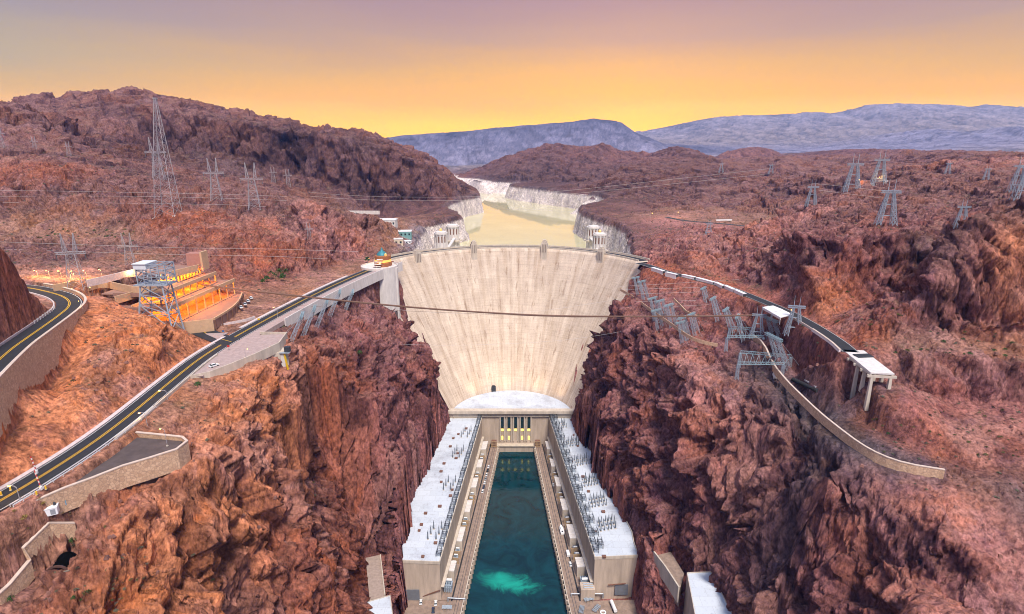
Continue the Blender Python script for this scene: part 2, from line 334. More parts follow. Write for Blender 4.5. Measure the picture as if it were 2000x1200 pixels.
LY([(300, 290, 9000), (900, 270, 9000), (1180, 262, 9000), (1250, 257, 9000), (1310, 248, 9000), (1365, 232, 9000), (1420, 225, 9000), (1500, 222, 9000), (1590, 217, 9000), (1620, 220, 9000), (1690, 203, 9000), (1740, 200, 9000), (1850, 203, 9000), (1890, 207, 9000), (1935, 203, 9000), (2000, 204, 9000), (2400, 215, 9000)], 9, 'F')
LW([(-16000, 10200, 100), (-6000, 10200, 100), (0, 10200, 100), (6000, 10200, 100), (20000, 10200, 100)], 0, 'U')
# right canyon wall
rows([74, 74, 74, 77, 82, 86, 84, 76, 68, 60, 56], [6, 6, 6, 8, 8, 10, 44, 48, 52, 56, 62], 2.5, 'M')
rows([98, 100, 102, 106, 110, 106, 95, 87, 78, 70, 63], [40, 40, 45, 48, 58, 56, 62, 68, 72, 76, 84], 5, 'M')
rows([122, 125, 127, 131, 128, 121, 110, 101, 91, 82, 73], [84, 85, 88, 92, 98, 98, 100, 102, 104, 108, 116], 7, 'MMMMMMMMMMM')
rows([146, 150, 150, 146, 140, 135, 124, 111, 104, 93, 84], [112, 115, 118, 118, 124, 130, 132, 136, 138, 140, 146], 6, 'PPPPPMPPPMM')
LY([(1575, 925, 226), (1565, 870, 250), (1540, 810, 272), (1500, 745, 298), (1470, 715, 318), (1420, 690, 338), (1360, 672, 358), (1290, 640, 388), (1240, 610, 412), (1205, 585, 430)], 2.0, 'GGGGGMMMMM')
LW([(p[0] - 4.5, p[1] - 2, p[2] - 6) for p in WALL_S], .8, 'G')
LW([(p[0] + 9, p[1] + 3, p[2] - .5) for p in WALL_S[:-1]], .4, 'G')
LY([(1860, 922, 199), (1900, 935, 195), (1950, 960, 188), (2010, 1000, 180), (2100, 1060, 172)], 1.5, 'G')
LY([(1560, 945, 212), (1620, 940, 208), (1700, 932, 203), (1780, 940, 197), (1850, 955, 191), (1920, 1000, 182), (1950, 1050, 174), (1985, 1110, 166), (2010, 1180, 158), (2060, 1250, 150)], 1.5, 'GMPPPPPPMM')
LY([(1600, 1010, 206), (1660, 1010, 198), (1730, 1020, 189), (1810, 1035, 181), (1870, 1060, 174), (1900, 1100, 168), (1920, 1180, 160)], 2.2, 'MPPPPMM')
LY([(1640, 1080, 196), (1720, 1090, 186), (1800, 1110, 176), (1850, 1190, 164), (1880, 1260, 156)], 5, 'MMMMM')
# lower road to upper road
LY([(1470, 655, 350), (1520, 690, 325), (1580, 760, 285), (1660, 790, 250)], 1.2, 'M')
LY([(1500, 640, 352), (1560, 690, 312), (1640, 745, 268), (1700, 785, 247), (1740, 790, 244)], 1.5, 'M')
LW([(p[0] - 7, p[1], 170) for p in ROAD_C[1:]], .6, 'B'); LW([(p[0] + 8, p[1], 172) for p in ROAD_C], .4, 'B')
LW([(p[0] - 16, p[1] - 3, 163) for p in ROAD_C[2:-1]], 1.6, 'M')
LW([(172, 262, 167), (168, 245, 166), (163, 232, 162)], .8, 'G'); LW([(182, 258, 168), (179, 240, 166), (174, 229, 162)], .8, 'M')
LY([(1740, 783, 249), (1850, 782, 244), (2000, 785, 237), (2150, 790, 231)], 1.2, 'M')
LY([(1850, 850, 215), (2000, 890, 203), (2150, 900, 196)], 1.0, 'B')
LY([(1700, 830, 232), (1780, 870, 217), (1900, 915, 203)], 1.0, 'B')
LY([(1715, 715, 258), (1760, 700, 257), (1850, 706, 250), (1930, 706, 246), (2000, 715, 242), (2150, 720, 238)], 3.0, 'BMMMMM')
LY([(1690, 660, 278), (1760, 664, 270), (1850, 680, 258), (1920, 682, 254), (2010, 690, 250), (2150, 690, 244)], 1.5, 'BTTTTT')
# right knob and the cliff over the road
LY([(1770, 635, 276), (1830, 628, 276), (1900, 640, 270), (2010, 640, 265), (2150, 640, 258)], 3.5, 'M')
LY([(1800, 570, 281), (1850, 540, 279), (1900, 520, 276), (1960, 520, 272), (2010, 510, 270), (2150, 480, 266)], 4, 'MQMOOO')
LY([(1855, 490, 288), (1880, 455, 288), (1920, 430, 290), (1965, 410, 292), (2010, 398, 294), (2150, 380, 300)], 3, 'QQQQQQ')
LY([(1600, 580, 330), (1650, 588, 325), (1700, 590, 322), (1760, 605, 312)], 2, 'OOMM')
LY([(1440, 548, 418), (1500, 562, 385), (1560, 575, 352)], 1.5, 'M')
LY([(1545, 535, 372), (1600, 540, 338), (1660, 550, 330), (1720, 555, 328), (1790, 560, 318), (1830, 520, 318)], 4, 'MMMMQQ')
LY([(1285, 498, 495), (1330, 490, 480), (1390, 495, 465), (1450, 495, 450), (1500, 490, 420), (1550, 470, 388), (1600, 462, 350), (1660, 465, 340), (1720, 462, 338), (1790, 452, 334), (1850, 442, 340)], 4, 'PMPMPMMMMQM')
LY([(1275, 478, 560), (1340, 468, 560), (1420, 462, 550), (1480, 455, 540), (1520, 422, 500), (1560, 412, 490), (1590, 420, 480), (1650, 415, 460), (1720, 405, 455), (1800, 400, 460), (1870, 410, 450), (2000, 370, 460), (2150, 350, 460)], 3.5, 'PPPMPPPUUUUUU')
LW([(p[0], p[1] - 12, p[2] - 1) for p in ROAD_D], .6, 'P'); LW([(p[0], p[1] + 14, p[2] + .5) for p in ROAD_D], .6, 'T')
LY([(1560, 400, 620), (1620, 385, 600), (1680, 362, 585), (1740, 360, 575), (1800, 350, 590), (1900, 345, 600), (2000, 340, 600), (2150, 330, 600)], 2, 'UUUUUUUU')
LY([(1600, 352, 850), (1700, 345, 820), (1780, 335, 760), (1830, 318, 740), (1900, 318, 740), (1960, 322, 740), (2150, 310, 740)], 4, 'UUUPPPU')
LW([(128, 545, 172), (150, 560, 178), (190, 600, 184)], 2, 'M')
# dam contact
LW(CONT_L, 1.0, 'M'); LW(CONT_R, 1.0, 'M')
LW([(p[0] - (14 if p[2] < 160 else 8), p[1] - 16, p[2] + 2) for p in CONT_L[1:-1]], 3, 'M')
LW([(p[0] + 14, p[1] - 14, p[2] + 3) for p in CONT_R[1:-1]], 3, 'M')
LW([(-60, 560, 60), (-20, 600, 60), (40, 600, 60), (70, 560, 60)], 0, 'M')
LW([(-3000, 0, 260), (-3000, 3000, 330), (-8000, 9000, 300)], 5, 'U'); LW([(3000, 0, 260), (3000, 3000, 260), (9000, 9000, 300)], 5, 'U')
LW([(-600, -20, 230), (-300, -20, 200)], 3, 'U'); LW([(300, -20, 170), (600, -20, 230)], 3, 'U')

# ------------------------------------------------------------------ build the grid
AZ = np.radians(np.arange(-51, 51.01, .08))
RR = np.concatenate([np.arange(70, 130, 2.5), np.arange(130, 760, .85), np.arange(760, 1450, 1.4), np.arange(1450, 2700, 4.5), np.geomspace(2700, 11500, 210)])
GA, GR = np.meshgrid(AZ, RR)                      # rows: r, cols: az
GX, GY = GR * np.sin(GA), GR * np.cos(GA)
def tin():
    vs, es, fs, ov, oe, of = delaunay_2d_cdt([Vector(p[:2]) for p in TV], TE, [], 0, 1e-3)
    src = np.array(TV); att = np.array(TA)
    Z = np.zeros(len(vs)); A = np.zeros((len(vs), 4))
    for i, o in enumerate(ov):
        if o: Z[i] = np.mean([src[k][2] for k in o]); A[i] = np.mean([att[k] for k in o], axis=0)
        else:
            d = np.hypot(src[:, 0] - vs[i].x, src[:, 1] - vs[i].y); k = np.argsort(d)[:3]; w = 1 / (d[k] + .1)
            Z[i] = (src[k, 2] * w).sum() / w.sum(); A[i] = (att[k] * w[:, None]).sum(0) / w.sum()
    out = np.full(GX.shape + (5,), np.nan)
    V = np.array([(v.x, v.y) for v in vs]); va = np.arctan2(V[:, 0], V[:, 1]); vr = np.hypot(V[:, 0], V[:, 1])
    for f in fs:
        for k in range(1, len(f) - 1):
            t = [f[0], f[k], f[k + 1]]
            P = V[t]; a, r = va[t], vr[t]
            j0, j1 = np.searchsorted(AZ, a.min()) - 1, np.searchsorted(AZ, a.max()) + 1
            # closest point of the triangle to the origin bounds r from below
            rmin = r.min()
            for q in range(3):
                A0, B0 = P[q], P[(q + 1) % 3]; d = B0 - A0; s = np.clip(-(A0 @ d) / max(d @ d, 1e-9), 0, 1); rmin = min(rmin, np.hypot(*(A0 + d * s)))
            i0, i1 = np.searchsorted(RR, rmin) - 1, np.searchsorted(RR, r.max()) + 1
            j0, i0 = max(j0, 0), max(i0, 0)
            if j1 <= j0 or i1 <= i0: continue
            x, y = GX[i0:i1, j0:j1], GY[i0:i1, j0:j1]
            if x.size == 0: continue
            den = (P[1, 1] - P[2, 1]) * (P[0, 0] - P[2, 0]) + (P[2, 0] - P[1, 0]) * (P[0, 1] - P[2, 1])
            if abs(den) < 1e-9: continue
            w0 = ((P[1, 1] - P[2, 1]) * (x - P[2, 0]) + (P[2, 0] - P[1, 0]) * (y - P[2, 1])) / den
            w1 = ((P[2, 1] - P[0, 1]) * (x - P[2, 0]) + (P[0, 0] - P[2, 0]) * (y - P[2, 1])) / den
            w2 = 1 - w0 - w1; m = (w0 >= -1e-6) & (w1 >= -1e-6) & (w2 >= -1e-6)
            if not m.any(): continue
            sub = out[i0:i1, j0:j1]
            val = w0[m][:, None] * np.append(Z[t[0]], A[t[0]]) + w1[m][:, None] * np.append(Z[t[1]], A[t[1]]) + w2[m][:, None] * np.append(Z[t[2]], A[t[2]])
            sub[m] = val
    out[np.isnan(out[..., 0])] = (0, 0, *CLS['M'])
    return out
T0 = tin()
def blur(a, n):
    for ax in (0, 1):
        p = np.concatenate([np.repeat(np.take(a, [0], ax), n, ax), a, np.repeat(np.take(a, [-1], ax), n, ax)], ax)
        c = np.cumsum(p, ax); z = np.zeros_like(np.take(c, [0], ax)); c = np.concatenate([z, c], ax); L = a.shape[ax]
        a = (np.take(c, range(2 * n + 1, 2 * n + 1 + L), ax) - np.take(c, range(0, L), ax)) / (2 * n + 1)
    return a
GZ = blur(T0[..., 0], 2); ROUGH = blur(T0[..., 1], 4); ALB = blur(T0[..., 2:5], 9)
def mask_line(pts, w, b):
    P = np.array([p[:3] for p in pts], float)
    m = (GX > P[:, 0].min() - w - b) & (GX < P[:, 0].max() + w + b) & (GY > P[:, 1].min() - w - b) & (GY < P[:, 1].max() + w + b)
    x, y = GX[m], GY[m]; best = np.full(x.shape, 1e9); bz = np.zeros(x.shape)
    for a, c in zip(P, P[1:]):
        d = c[:2] - a[:2]; s = np.clip(((x - a[0]) * d[0] + (y - a[1]) * d[1]) / max(d @ d, 1e-9), 0, 1)
        q = np.hypot(x - a[0] - d[0] * s, y - a[1] - d[1] * s); k = q < best
        best[k] = q[k]; bz[k] = (a[2] + (c[2] - a[2]) * s)[k]
    return m, best, bz
ROAD_BS = smoothline(ROAD_B, it=3); ROAD_AS = smoothline(ROAD_A, it=3); ROAD_CS = smoothline(ROAD_C, it=3); ROAD_DS = smoothline(ROAD_D, it=2); ROAD_ES = smoothline([PZ(x, y, 172.05) for x, y in ((452, 668), (430, 662), (412, 655), (396, 648), (385, 641), (340, 652))], it=2)
FLAT = [(ROAD_AS, 7.5, 3), (ROAD_BS, 6.2, .8), (ROAD_CS, 5.5, 3), (ROAD_ES, 6.0, 3), (ROAD_DS, 5, 3)]
FW = np.ones(GX.shape)
for pts, w, b in FLAT:
    m, d, z = mask_line(pts, w, b); k = sstep(w, w + b, d)
    GZ[m] = GZ[m] * k + (z - .35) * (1 - k); FW[m] = np.minimum(FW[m], k)
# base normals on the grid
def normals(X, Y, Z):
    du = [np.gradient(a, axis=1) for a in (X, Y, Z)]; dv = [np.gradient(a, axis=0) for a in (X, Y, Z)]
    n = np.stack([du[1] * dv[2] - du[2] * dv[1], du[2] * dv[0] - du[0] * dv[2], du[0] * dv[1] - du[1] * dv[0]], -1)
    n /= np.linalg.norm(n, axis=-1, keepdims=True) + 1e-12
    return n * np.sign(n[..., 2:3] + 1e-9)
ZB = blur(GZ, 3); NRM = blur(normals(GX, GY, ZB), 3); NRM /= np.linalg.norm(NRM, axis=-1, keepdims=True)
steep = 1 - NRM[..., 2]
DISP = np.zeros(GX.shape, np.float32); TONE = np.zeros(GX.shape, np.float32); CRK = np.zeros(GX.shape, np.float32); PINK = np.zeros(GX.shape, np.float32); STRK = np.zeros(GX.shape, np.float32); HUE = np.zeros(GX.shape, np.float32); HUE2 = np.zeros(GX.shape, np.float32)
def rock(i0, i1, s, seed, fine):
    x, y, z = (GX[i0:i1] / s).astype(np.float32), (GY[i0:i1] / s).astype(np.float32), (GZ[i0:i1] / s).astype(np.float32)
    wx = fbm(x / 44, y / 44, z / 55, 2, seed + 1) * 5; wy = fbm(x / 44 + 9, y / 44, z / 55, 2, seed + 2) * 5; wz = fbm(x / 44, y / 44 + 9, z / 55, 2, seed + 3) * 4
    big = fbm((x + wx) / 58, (y + wy) / 58, z / 120, 3, seed + 4, True)
    xs, ys = x + wx + .22 * z, y + wy - .18 * z          # the joints dip
    d1, c1, e1 = facets(xs / 19, ys / 22, (z + wz) / 31, seed + 5, 1.0)
    d2, c2, e2 = facets((xs + 3 * d1) / 8.2, ys / 9.5, (z + wz) / 12, seed + 6, 1.1)
    d3, c3, e3 = facets((x + wx * .5 - .15 * z) / 3.3, (y + wy * .5) / 3.6, (z + wz * .5) / 4.2, seed + 7, 1.2)
    d0, c0, e0 = facets((xs * .9 + ys * .45) / 13, (ys * .9 - xs * .45) / 44, (z + wz - .3 * ys) / 62, seed + 20, .8)
    sm = fbm((x + wx) / 7, (y + wy) / 7, (z + wz) / 12, 4, seed + 8, True, .6)
    d = .30 * big + .52 * d0 + .72 * d1 + .46 * d2 + .20 * d3 + .03 * sm
    cc = c3
    if fine:
        d4, c4, e4 = facets((x + wx * .3) / 1.5, (y + wy * .3) / 1.5, z / 1.8, seed + 9, 1.2)
        d = d + .055 * d4; cc = .5 * c3 + .5 * c4
    tone = .55 * (c1 - .5) + .75 * (c2 - .5) + .85 * (cc - .5) + .25 * sm + .15 * big
    crk = np.maximum(np.maximum((1 - sstep(0, .07, e1)), .9 * (1 - sstep(0, .09, e2))), .6 * (1 - sstep(0, .12, e3))); crk = np.maximum(crk, 1 - sstep(0, .05, e0))
    pink = fbm((x + wx) / 34, (y + wy) / 34, z / 45, 7, seed + 10, gain=.58) + .10 * (c2 - .5)
    strk = fbm((xs + wx) / 5, (ys + wy) / 5, z / 38, 5, seed + 11, gain=.6)
    return d, tone, crk, pink, strk, .6 * c1 + .4 * c0, c2
iN = np.searchsorted(RR, 820); iM0 = np.searchsorted(RR, 640); iM1 = np.searchsorted(RR, 3200); iF0 = np.searchsorted(RR, 2400)
def put(i0, i1, res, w):
    for A, v in zip((DISP, TONE, CRK, PINK, STRK, HUE, HUE2), res): A[i0:i1] += v * w
rn = GR[:iN]; put(0, iN, rock(0, iN, 1.0, 1, True), 1 - sstep(660, 810, rn))
rm = GR[iM0:iM1]; put(iM0, iM1, rock(iM0, iM1, 2.6, 40, False), sstep(660, 810, rm) * (1 - sstep(2500, 3100, rm)))
rf = GR[iF0:]; put(iF0, len(RR), rock(iF0, len(RR), 13.0, 80, False), sstep(2500, 3100, rf))
k = (GZ > 116) & (GZ < 175) & (GY > 575) & (GY < 2300) & (np.abs(GX) < 235); ROUGH[k] = np.minimum(ROUGH[k], .9)
m, d, _ = mask_line(ROAD_BS, 4, 22); ROUGH[m] *= .25 + .75 * sstep(8, 24, d)
for C_ in (CONT_L, CONT_R):
    m, d, _ = mask_line([(p[0], p[1] - 3, p[2]) for p in C_], 4, 16); ROUGH[m] *= .12 + .88 * sstep(3, 18, d)
amp = 1.3 * (ROUGH + 1.6 * sstep(.7, 2.2, ROUGH) - 1.0 * sstep(3.5, 7, ROUGH) * (1 - sstep(700, 900, GR))) * FW * (.62 + .65 * sstep(.04, .45, steep)) * (1 + .8 * sstep(450, 800, GR) * (1 - .65 * sstep(900, 1150, GR)))
lowcut = sstep(0, 1, FW)
X1 = GX + NRM[..., 0] * DISP * amp; Y1 = GY + NRM[..., 1] * DISP * amp; Z1 = GZ + NRM[..., 2] * DISP * amp
# ground near the dam stays out of its face
dm = (np.abs(GX) < 125) & (GY > 440) & (GY < 570)
def in_poly(poly, X, Y):
    ins = np.zeros(X.shape, bool); n = len(poly)
    for i in range(n):
        (x0, y0), (x1, y1) = poly[i][:2], poly[(i + 1) % n][:2]
        if y0 == y1: continue
        c = ((y0 > Y) != (y1 > Y)) & (X < (x1 - x0) * (Y - y0) / (y1 - y0) + x0); ins ^= c
    return ins
PLANT = [(x + 2.2, y) for x, y in WING_L] + [(-45, 474), (46, 474)] + [(x - 2.2, y) for x, y in WING_R[::-1]]
PLANT = PLANT + [(72, 200), (-54, 200)]
def zc_side(C_, x):
    xs = np.array([abs(p[0]) for p in C_]); zs = np.array([p[2] for p in C_]); o = np.argsort(xs)
    return np.interp(np.abs(x), xs[o], zs[o], left=8)
for C_, sg in ((CONT_L, -1), (CONT_R, 1)):
    zc = zc_side(C_, X1); xm = max(abs(p[0]) for p in C_)
    k = (X1 * sg > 0) & (np.abs(X1) < xm) & (Y1 > 458) & (Y1 < 572)
    # how far a point lies in front of the contact line
    yc = np.interp(np.abs(X1), np.sort([abs(p[0]) for p in C_]), np.array([p[1] for p in C_])[np.argsort([abs(p[0]) for p in C_])])
    k &= Y1 > yc - 15
    Z1[k] = np.minimum(Z1[k], zc[k] - 1.0)
k = in_poly([(-206, 288), (-163, 296), (-172, 362), (-206, 362)], X1, Y1); Z1[k] = np.minimum(Z1[k], 175.5)
k = in_poly([(-236, 292), (-206, 288), (-206, 362), (-236, 362)], X1, Y1); Z1[k] = np.minimum(Z1[k], 186.5)
k = in_poly(PLANT, X1, Y1); Z1[k] = np.minimum(Z1[k], 3.0); 
def notch(pxs, z, zc):
    q = [PZ(x, y, z) for x, y in pxs]; q.append(q[0]); m, d, _ = mask_line(q, 30, 30)
    d = np.where(in_poly(q, GX[m], GY[m]), 0, d); Z1[m] = np.where(d < 26, np.minimum(Z1[m], zc + 3.4 * d + 1.5 * TONE[m]), Z1[m])
notch(((1332, 1120), (1392, 1116), (1446, 1225), (1340, 1225)), 52, 45); notch(((1282, 1085), (1316, 1075), (1335, 1120), (1330, 1150)), 45, 40)
notch(((706, 1172), (768, 1160), (776, 1235), (706, 1235)), 34, 27); notch(((714, 1092), (748, 1084), (760, 1168), (718, 1174)), 30, 26)
# ------------------------------------------------------------------ rock colours, with lamp glow and haze painted in by class
n1 = NRM
fine_n = normals(X1, Y1, Z1)
slope = 1 - fine_n[..., 2]
C = ALB.copy()
C *= (1 + .62 * np.clip(TONE, -1, 1))[..., None]
near_mask = (1 - sstep(1500, 3000, GR))
# blocks of different rock: dark varnished, pale pink, ochre
hm = near_mask * sstep(.5, 2, ROUGH)
dk = hm * (sstep(.30, .27, HUE) * .45 + sstep(.14, .11, HUE2) * .35)
C = C * (1 - dk[..., None]) + (ALB * np.array([.40, .42, .52])) * dk[..., None]
oc = hm * sstep(.70, .74, HUE) * .6
C = C * (1 - oc[..., None]) + (ALB * np.array([1.45, 1.28, 1.0])) * oc[..., None]
lp = hm * sstep(.84, .88, HUE2) * .55
C = C * (1 - lp[..., None]) + (ALB * .9 + np.array([.09, .065, .07])) * lp[..., None]
pk = (.45 * sstep(.13, .19, PINK) + .35 * sstep(.28, .33, PINK)) * near_mask
C = C * (1 - pk[..., None]) + np.array([.36, .19, .16]) * np.clip(ALB[..., 0] * 4.2, .35, 1.1)[..., None] * pk[..., None]
og = sstep(.12, .19, -PINK) * .6 * near_mask
C = C * (1 - og[..., None]) + (ALB * np.array([1.35, 1.12, .80])) * og[..., None]
vs_ = sstep(.10, .17, STRK) * sstep(.12, .4, steep) * .55 * near_mask
C = C * (1 - vs_[..., None]) + (ALB * np.array([.38, .36, .42])) * vs_[..., None]
C *= (1 - .30 * np.clip(CRK, 0, 1) * sstep(.5, 3, ROUGH))[..., None]
# dust and scree lie on the ledges
du = sstep(.28, .08, slope) * .45 * near_mask * sstep(.3, 2, ROUGH)
C = C * (1 - du[..., None]) + (ALB * .6 + np.array([.11, .07, .055])) * du[..., None]
# pale mineral band left by the lake
zn = Z1 + 5 * STRK + 3 * TONE
ring = (sstep(164.5, 163, Z1 + .8 * TONE) * (GY > 575) * (GR < 2600) * sstep(120, 128, Z1 + 5) * (GX < 330) * ((GX > -132) | (GY > 1150)))
RINGM = ring
rc = np.array([.62, .585, .57]) * (1 + .32 * np.clip(TONE, -1, 1) - .25 * sstep(.1, .4, STRK) - .3 * CRK * .6)[..., None]
C = C * (1 - ring[..., None]) + rc * ring[..., None]
# sparse dry scrub tints the gentle slopes
sc = sstep(.1, .35, fbm(GX / 9, GY / 9, GZ / 9, 4, 300)) * sstep(.35, .12, slope) * sstep(150, 170, Z1) * (GR < 1400) * .35 * FW
C = C * (1 - sc[..., None]) + np.array([.15, .12, .07]) * sc[..., None]
C = np.clip(C, .01, .9)
# ------------------------------------------------------------------ mesh
def grid_mesh(name, X, Y, Z, col, m, colname='rockcol'):
    nr, nc = X.shape; me = bpy.data.meshes.new(name)
    co = np.stack([X, Y, Z], -1).reshape(-1, 3).astype(np.float32)
    idx = np.arange(nr * nc, dtype=np.int32).reshape(nr, nc)
    q = np.stack([idx[:-1, :-1], idx[:-1, 1:], idx[1:, 1:], idx[1:, :-1]], -1).reshape(-1)
    nf = len(q) // 4
    me.vertices.add(len(co)); me.vertices.foreach_set('co', co.ravel())
    me.loops.add(len(q)); me.loops.foreach_set('vertex_index', q)
    me.polygons.add(nf); me.polygons.foreach_set('loop_start', np.arange(0, nf * 4, 4, dtype=np.int32))
    me.update(calc_edges=True)
    if col is not None:
        at = me.color_attributes.new(colname, 'FLOAT_COLOR', 'POINT')
        at.data.foreach_set('color', np.concatenate([col.reshape(-1, 3), np.ones((nr * nc, 1))], 1).astype(np.float32).ravel())
    me.materials.append(m)
    return link(bpy.data.objects.new(name, me))
def rock_mat():
    m, nt, b = nodes_of('desert_rock'); N, L = nt.nodes, nt.links
    b.inputs['Roughness'].default_value = .92; b.inputs['Specular IOR Level'].default_value = .12
    at = N.new('ShaderNodeAttribute'); at.attribute_name = 'rockcol'
    geo = N.new('ShaderNodeNewGeometry')
    n1 = N.new('ShaderNodeTexNoise'); n1.inputs['Scale'].default_value = .6; n1.inputs['Detail'].default_value = 9; n1.inputs['Roughness'].default_value = .72
    mp = N.new('ShaderNodeMapping'); mp.inputs['Scale'].default_value = (1, 1, .6)
    L.new(geo.outputs['Position'], mp.inputs['Vector']); L.new(mp.outputs['Vector'], n1.inputs['Vector'])
    cr = N.new('ShaderNodeValToRGB'); cr.color_ramp.elements[0].position = .38; cr.color_ramp.elements[1].position = .62
    cr.color_ramp.elements[0].color = (.48, .45, .47, 1); cr.color_ramp.elements[1].color = (1.46, 1.45, 1.46, 1)
    mx = N.new('ShaderNodeMix'); mx.data_type = 'RGBA'; mx.blend_type = 'MULTIPLY'; mx.inputs[0].default_value = 1
    L.new(n1.outputs['Fac'], cr.inputs['Fac']); L.new(at.outputs['Color'], mx.inputs[6]); L.new(cr.outputs['Color'], mx.inputs[7])
    n3 = N.new('ShaderNodeTexNoise'); n3.inputs['Scale'].default_value = .085; n3.inputs['Detail'].default_value = 9; n3.inputs['Roughness'].default_value = .72; n3.inputs['Distortion'].default_value = .6
    L.new(mp.outputs['Vector'], n3.inputs['Vector'])
    c3 = N.new('ShaderNodeValToRGB'); e = c3.color_ramp.elements; e[0].position = .36; e[1].position = .64
    e[0].color = (.72, .66, .74, 1); e[1].color = (1.22, 1.16, 1.12, 1); k = e.new(.5); k.color = (1.06, .98, .9, 1)
    L.new(n3.outputs['Fac'], c3.inputs['Fac'])
    m3 = N.new('ShaderNodeMix'); m3.data_type = 'RGBA'; m3.blend_type = 'MULTIPLY'; m3.inputs[0].default_value = 1
    L.new(mx.outputs[2], m3.inputs[6]); L.new(c3.outputs['Color'], m3.inputs[7]); L.new(m3.outputs[2], b.inputs['Base Color'])
    bp = N.new('ShaderNodeBump'); bp.inputs['Strength'].default_value = .6; bp.inputs['Distance'].default_value = 1.1
    vo = N.new('ShaderNodeTexNoise'); vo.noise_type = 'RIDGED_MULTIFRACTAL'; vo.inputs['Scale'].default_value = .16; vo.inputs['Detail'].default_value = 9; vo.inputs['Roughness'].default_value = .62; vo.inputs['Lacunarity'].default_value = 2.3
    vo.inputs['Offset'].default_value = .9; vo.inputs['Gain'].default_value = 2; vo.inputs['Distortion'].default_value = .35
    m2 = N.new('ShaderNodeMapping'); m2.inputs['Scale'].default_value = (1, 1, .5); m2.inputs['Rotation'].default_value = (.35, .45, .3); L.new(geo.outputs['Position'], m2.inputs['Vector']); L.new(m2.outputs['Vector'], vo.inputs['Vector'])
    mr = N.new('ShaderNodeMapRange'); mr.inputs['From Max'].default_value = 1.6; mr.inputs['To Max'].default_value = -1.7; L.new(vo.outputs['Fac'], mr.inputs['Value'])
    hs = N.new('ShaderNodeMath'); hs.operation = 'MULTIPLY_ADD'; hs.inputs[1].default_value = 1.1; L.new(n1.outputs['Fac'], hs.inputs[0]); L.new(mr.outputs[0], hs.inputs[2])
    L.new(hs.outputs[0], bp.inputs['Height']); L.new(bp.outputs['Normal'], b.inputs['Normal'])
    return m
M_ROCK = rock_mat()
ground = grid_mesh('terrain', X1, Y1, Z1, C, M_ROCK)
ground['kind'] = 'structure'; ground['label'] = 'red brown desert rock of the canyon, hills and far mountains'
# height look-up on the finished ground
def gz(x, y):
    a, r = math.atan2(x, y), math.hypot(x, y)
    j = (a - AZ[0]) / (AZ[1] - AZ[0]); i = int(np.searchsorted(RR, r)) - 1
    i = min(max(i, 0), len(RR) - 2); j0 = min(max(int(j), 0), len(AZ) - 2); fj = j - j0; fi = (r - RR[i]) / (RR[i + 1] - RR[i])
    return float((Z1[i, j0] * (1 - fj) + Z1[i, j0 + 1] * fj) * (1 - fi) + (Z1[i + 1, j0] * (1 - fj) + Z1[i + 1, j0 + 1] * fj) * fi)
def hit(px, py, t0=110):
    """where the sight line through a point of the photo meets the ground"""
    a, b, c = ray(px, py); t = t0
    while t < 12000:
        x, y, z = a * t, b * t, CAMZ + c * t
        if z <= gz(x, y): return x, y, gz(x, y)
        t *= 1.002
    return x, y, z
# ------------------------------------------------------------------ camera
cam = bpy.data.cameras.new('camera'); co = bpy.data.objects.new('camera', cam); link(co)
co.location = (0, 0, CAMZ); co.rotation_euler = (math.pi / 2 - TH, 0, 0)
cam.sensor_width = 36; cam.lens = 36 * FOC / 2000; cam.clip_start = 1; cam.clip_end = 60000
scene.camera = co
vs = scene.view_settings; vs.view_transform = 'Standard'; vs.look = 'None'; vs.exposure = .15; vs.gamma = 1
# ------------------------------------------------------------------ sky
SUN_AZ, SUN_EL = R(11), R(2)
w = bpy.data.worlds.new('World'); scene.world = w; w.use_nodes = True
nt = w.node_tree; N, L = nt.nodes, nt.links; bg = N['Background']
sky = N.new('ShaderNodeTexSky'); sky.sky_type = 'NISHITA'; sky.sun_disc = False; sky.sun_elevation = SUN_EL; sky.sun_rotation = SUN_AZ
sky.dust_density = 4; sky.air_density = 1.2; sky.altitude = 300
tc = N.new('ShaderNodeTexCoord'); sp = N.new('ShaderNodeSeparateXYZ'); L.new(tc.outputs['Generated'], sp.inputs[0])
cl = N.new('ShaderNodeTexNoise'); cl.inputs['Scale'].default_value = 3; cl.inputs['Detail'].default_value = 5
mp = N.new('ShaderNodeMapping'); mp.inputs['Scale'].default_value = (1, 1, 7); mp.inputs['Rotation'].default_value = (0, .12, 0); L.new(tc.outputs['Generated'], mp.inputs[0]); L.new(mp.outputs[0], cl.inputs['Vector'])
def math_n(op, a, b=None, c=None):
    n = N.new('ShaderNodeMath'); n.operation = op
    for i, s in enumerate((a, b, c)):
        if s is None: continue
        if isinstance(s, (int, float)): n.inputs[i].default_value = s
        else: L.new(s, n.inputs[i])
    return n.outputs[0]
el = math_n('ADD', sp.outputs['Z'], math_n('MULTIPLY', math_n('SUBTRACT', cl.outputs['Fac'], .5), .05))
def ramp(stops):
    r = N.new('ShaderNodeValToRGB'); e = r.color_ramp.elements
    e[0].position, e[0].color = stops[0][0], (*stops[0][1], 1); e[1].position, e[1].color = stops[-1][0], (*stops[-1][1], 1)
    for p, c in stops[1:-1]:
        k = e.new(p); k.color = (*c, 1)
    L.new(el, r.inputs['Fac']); return r.outputs['Color']
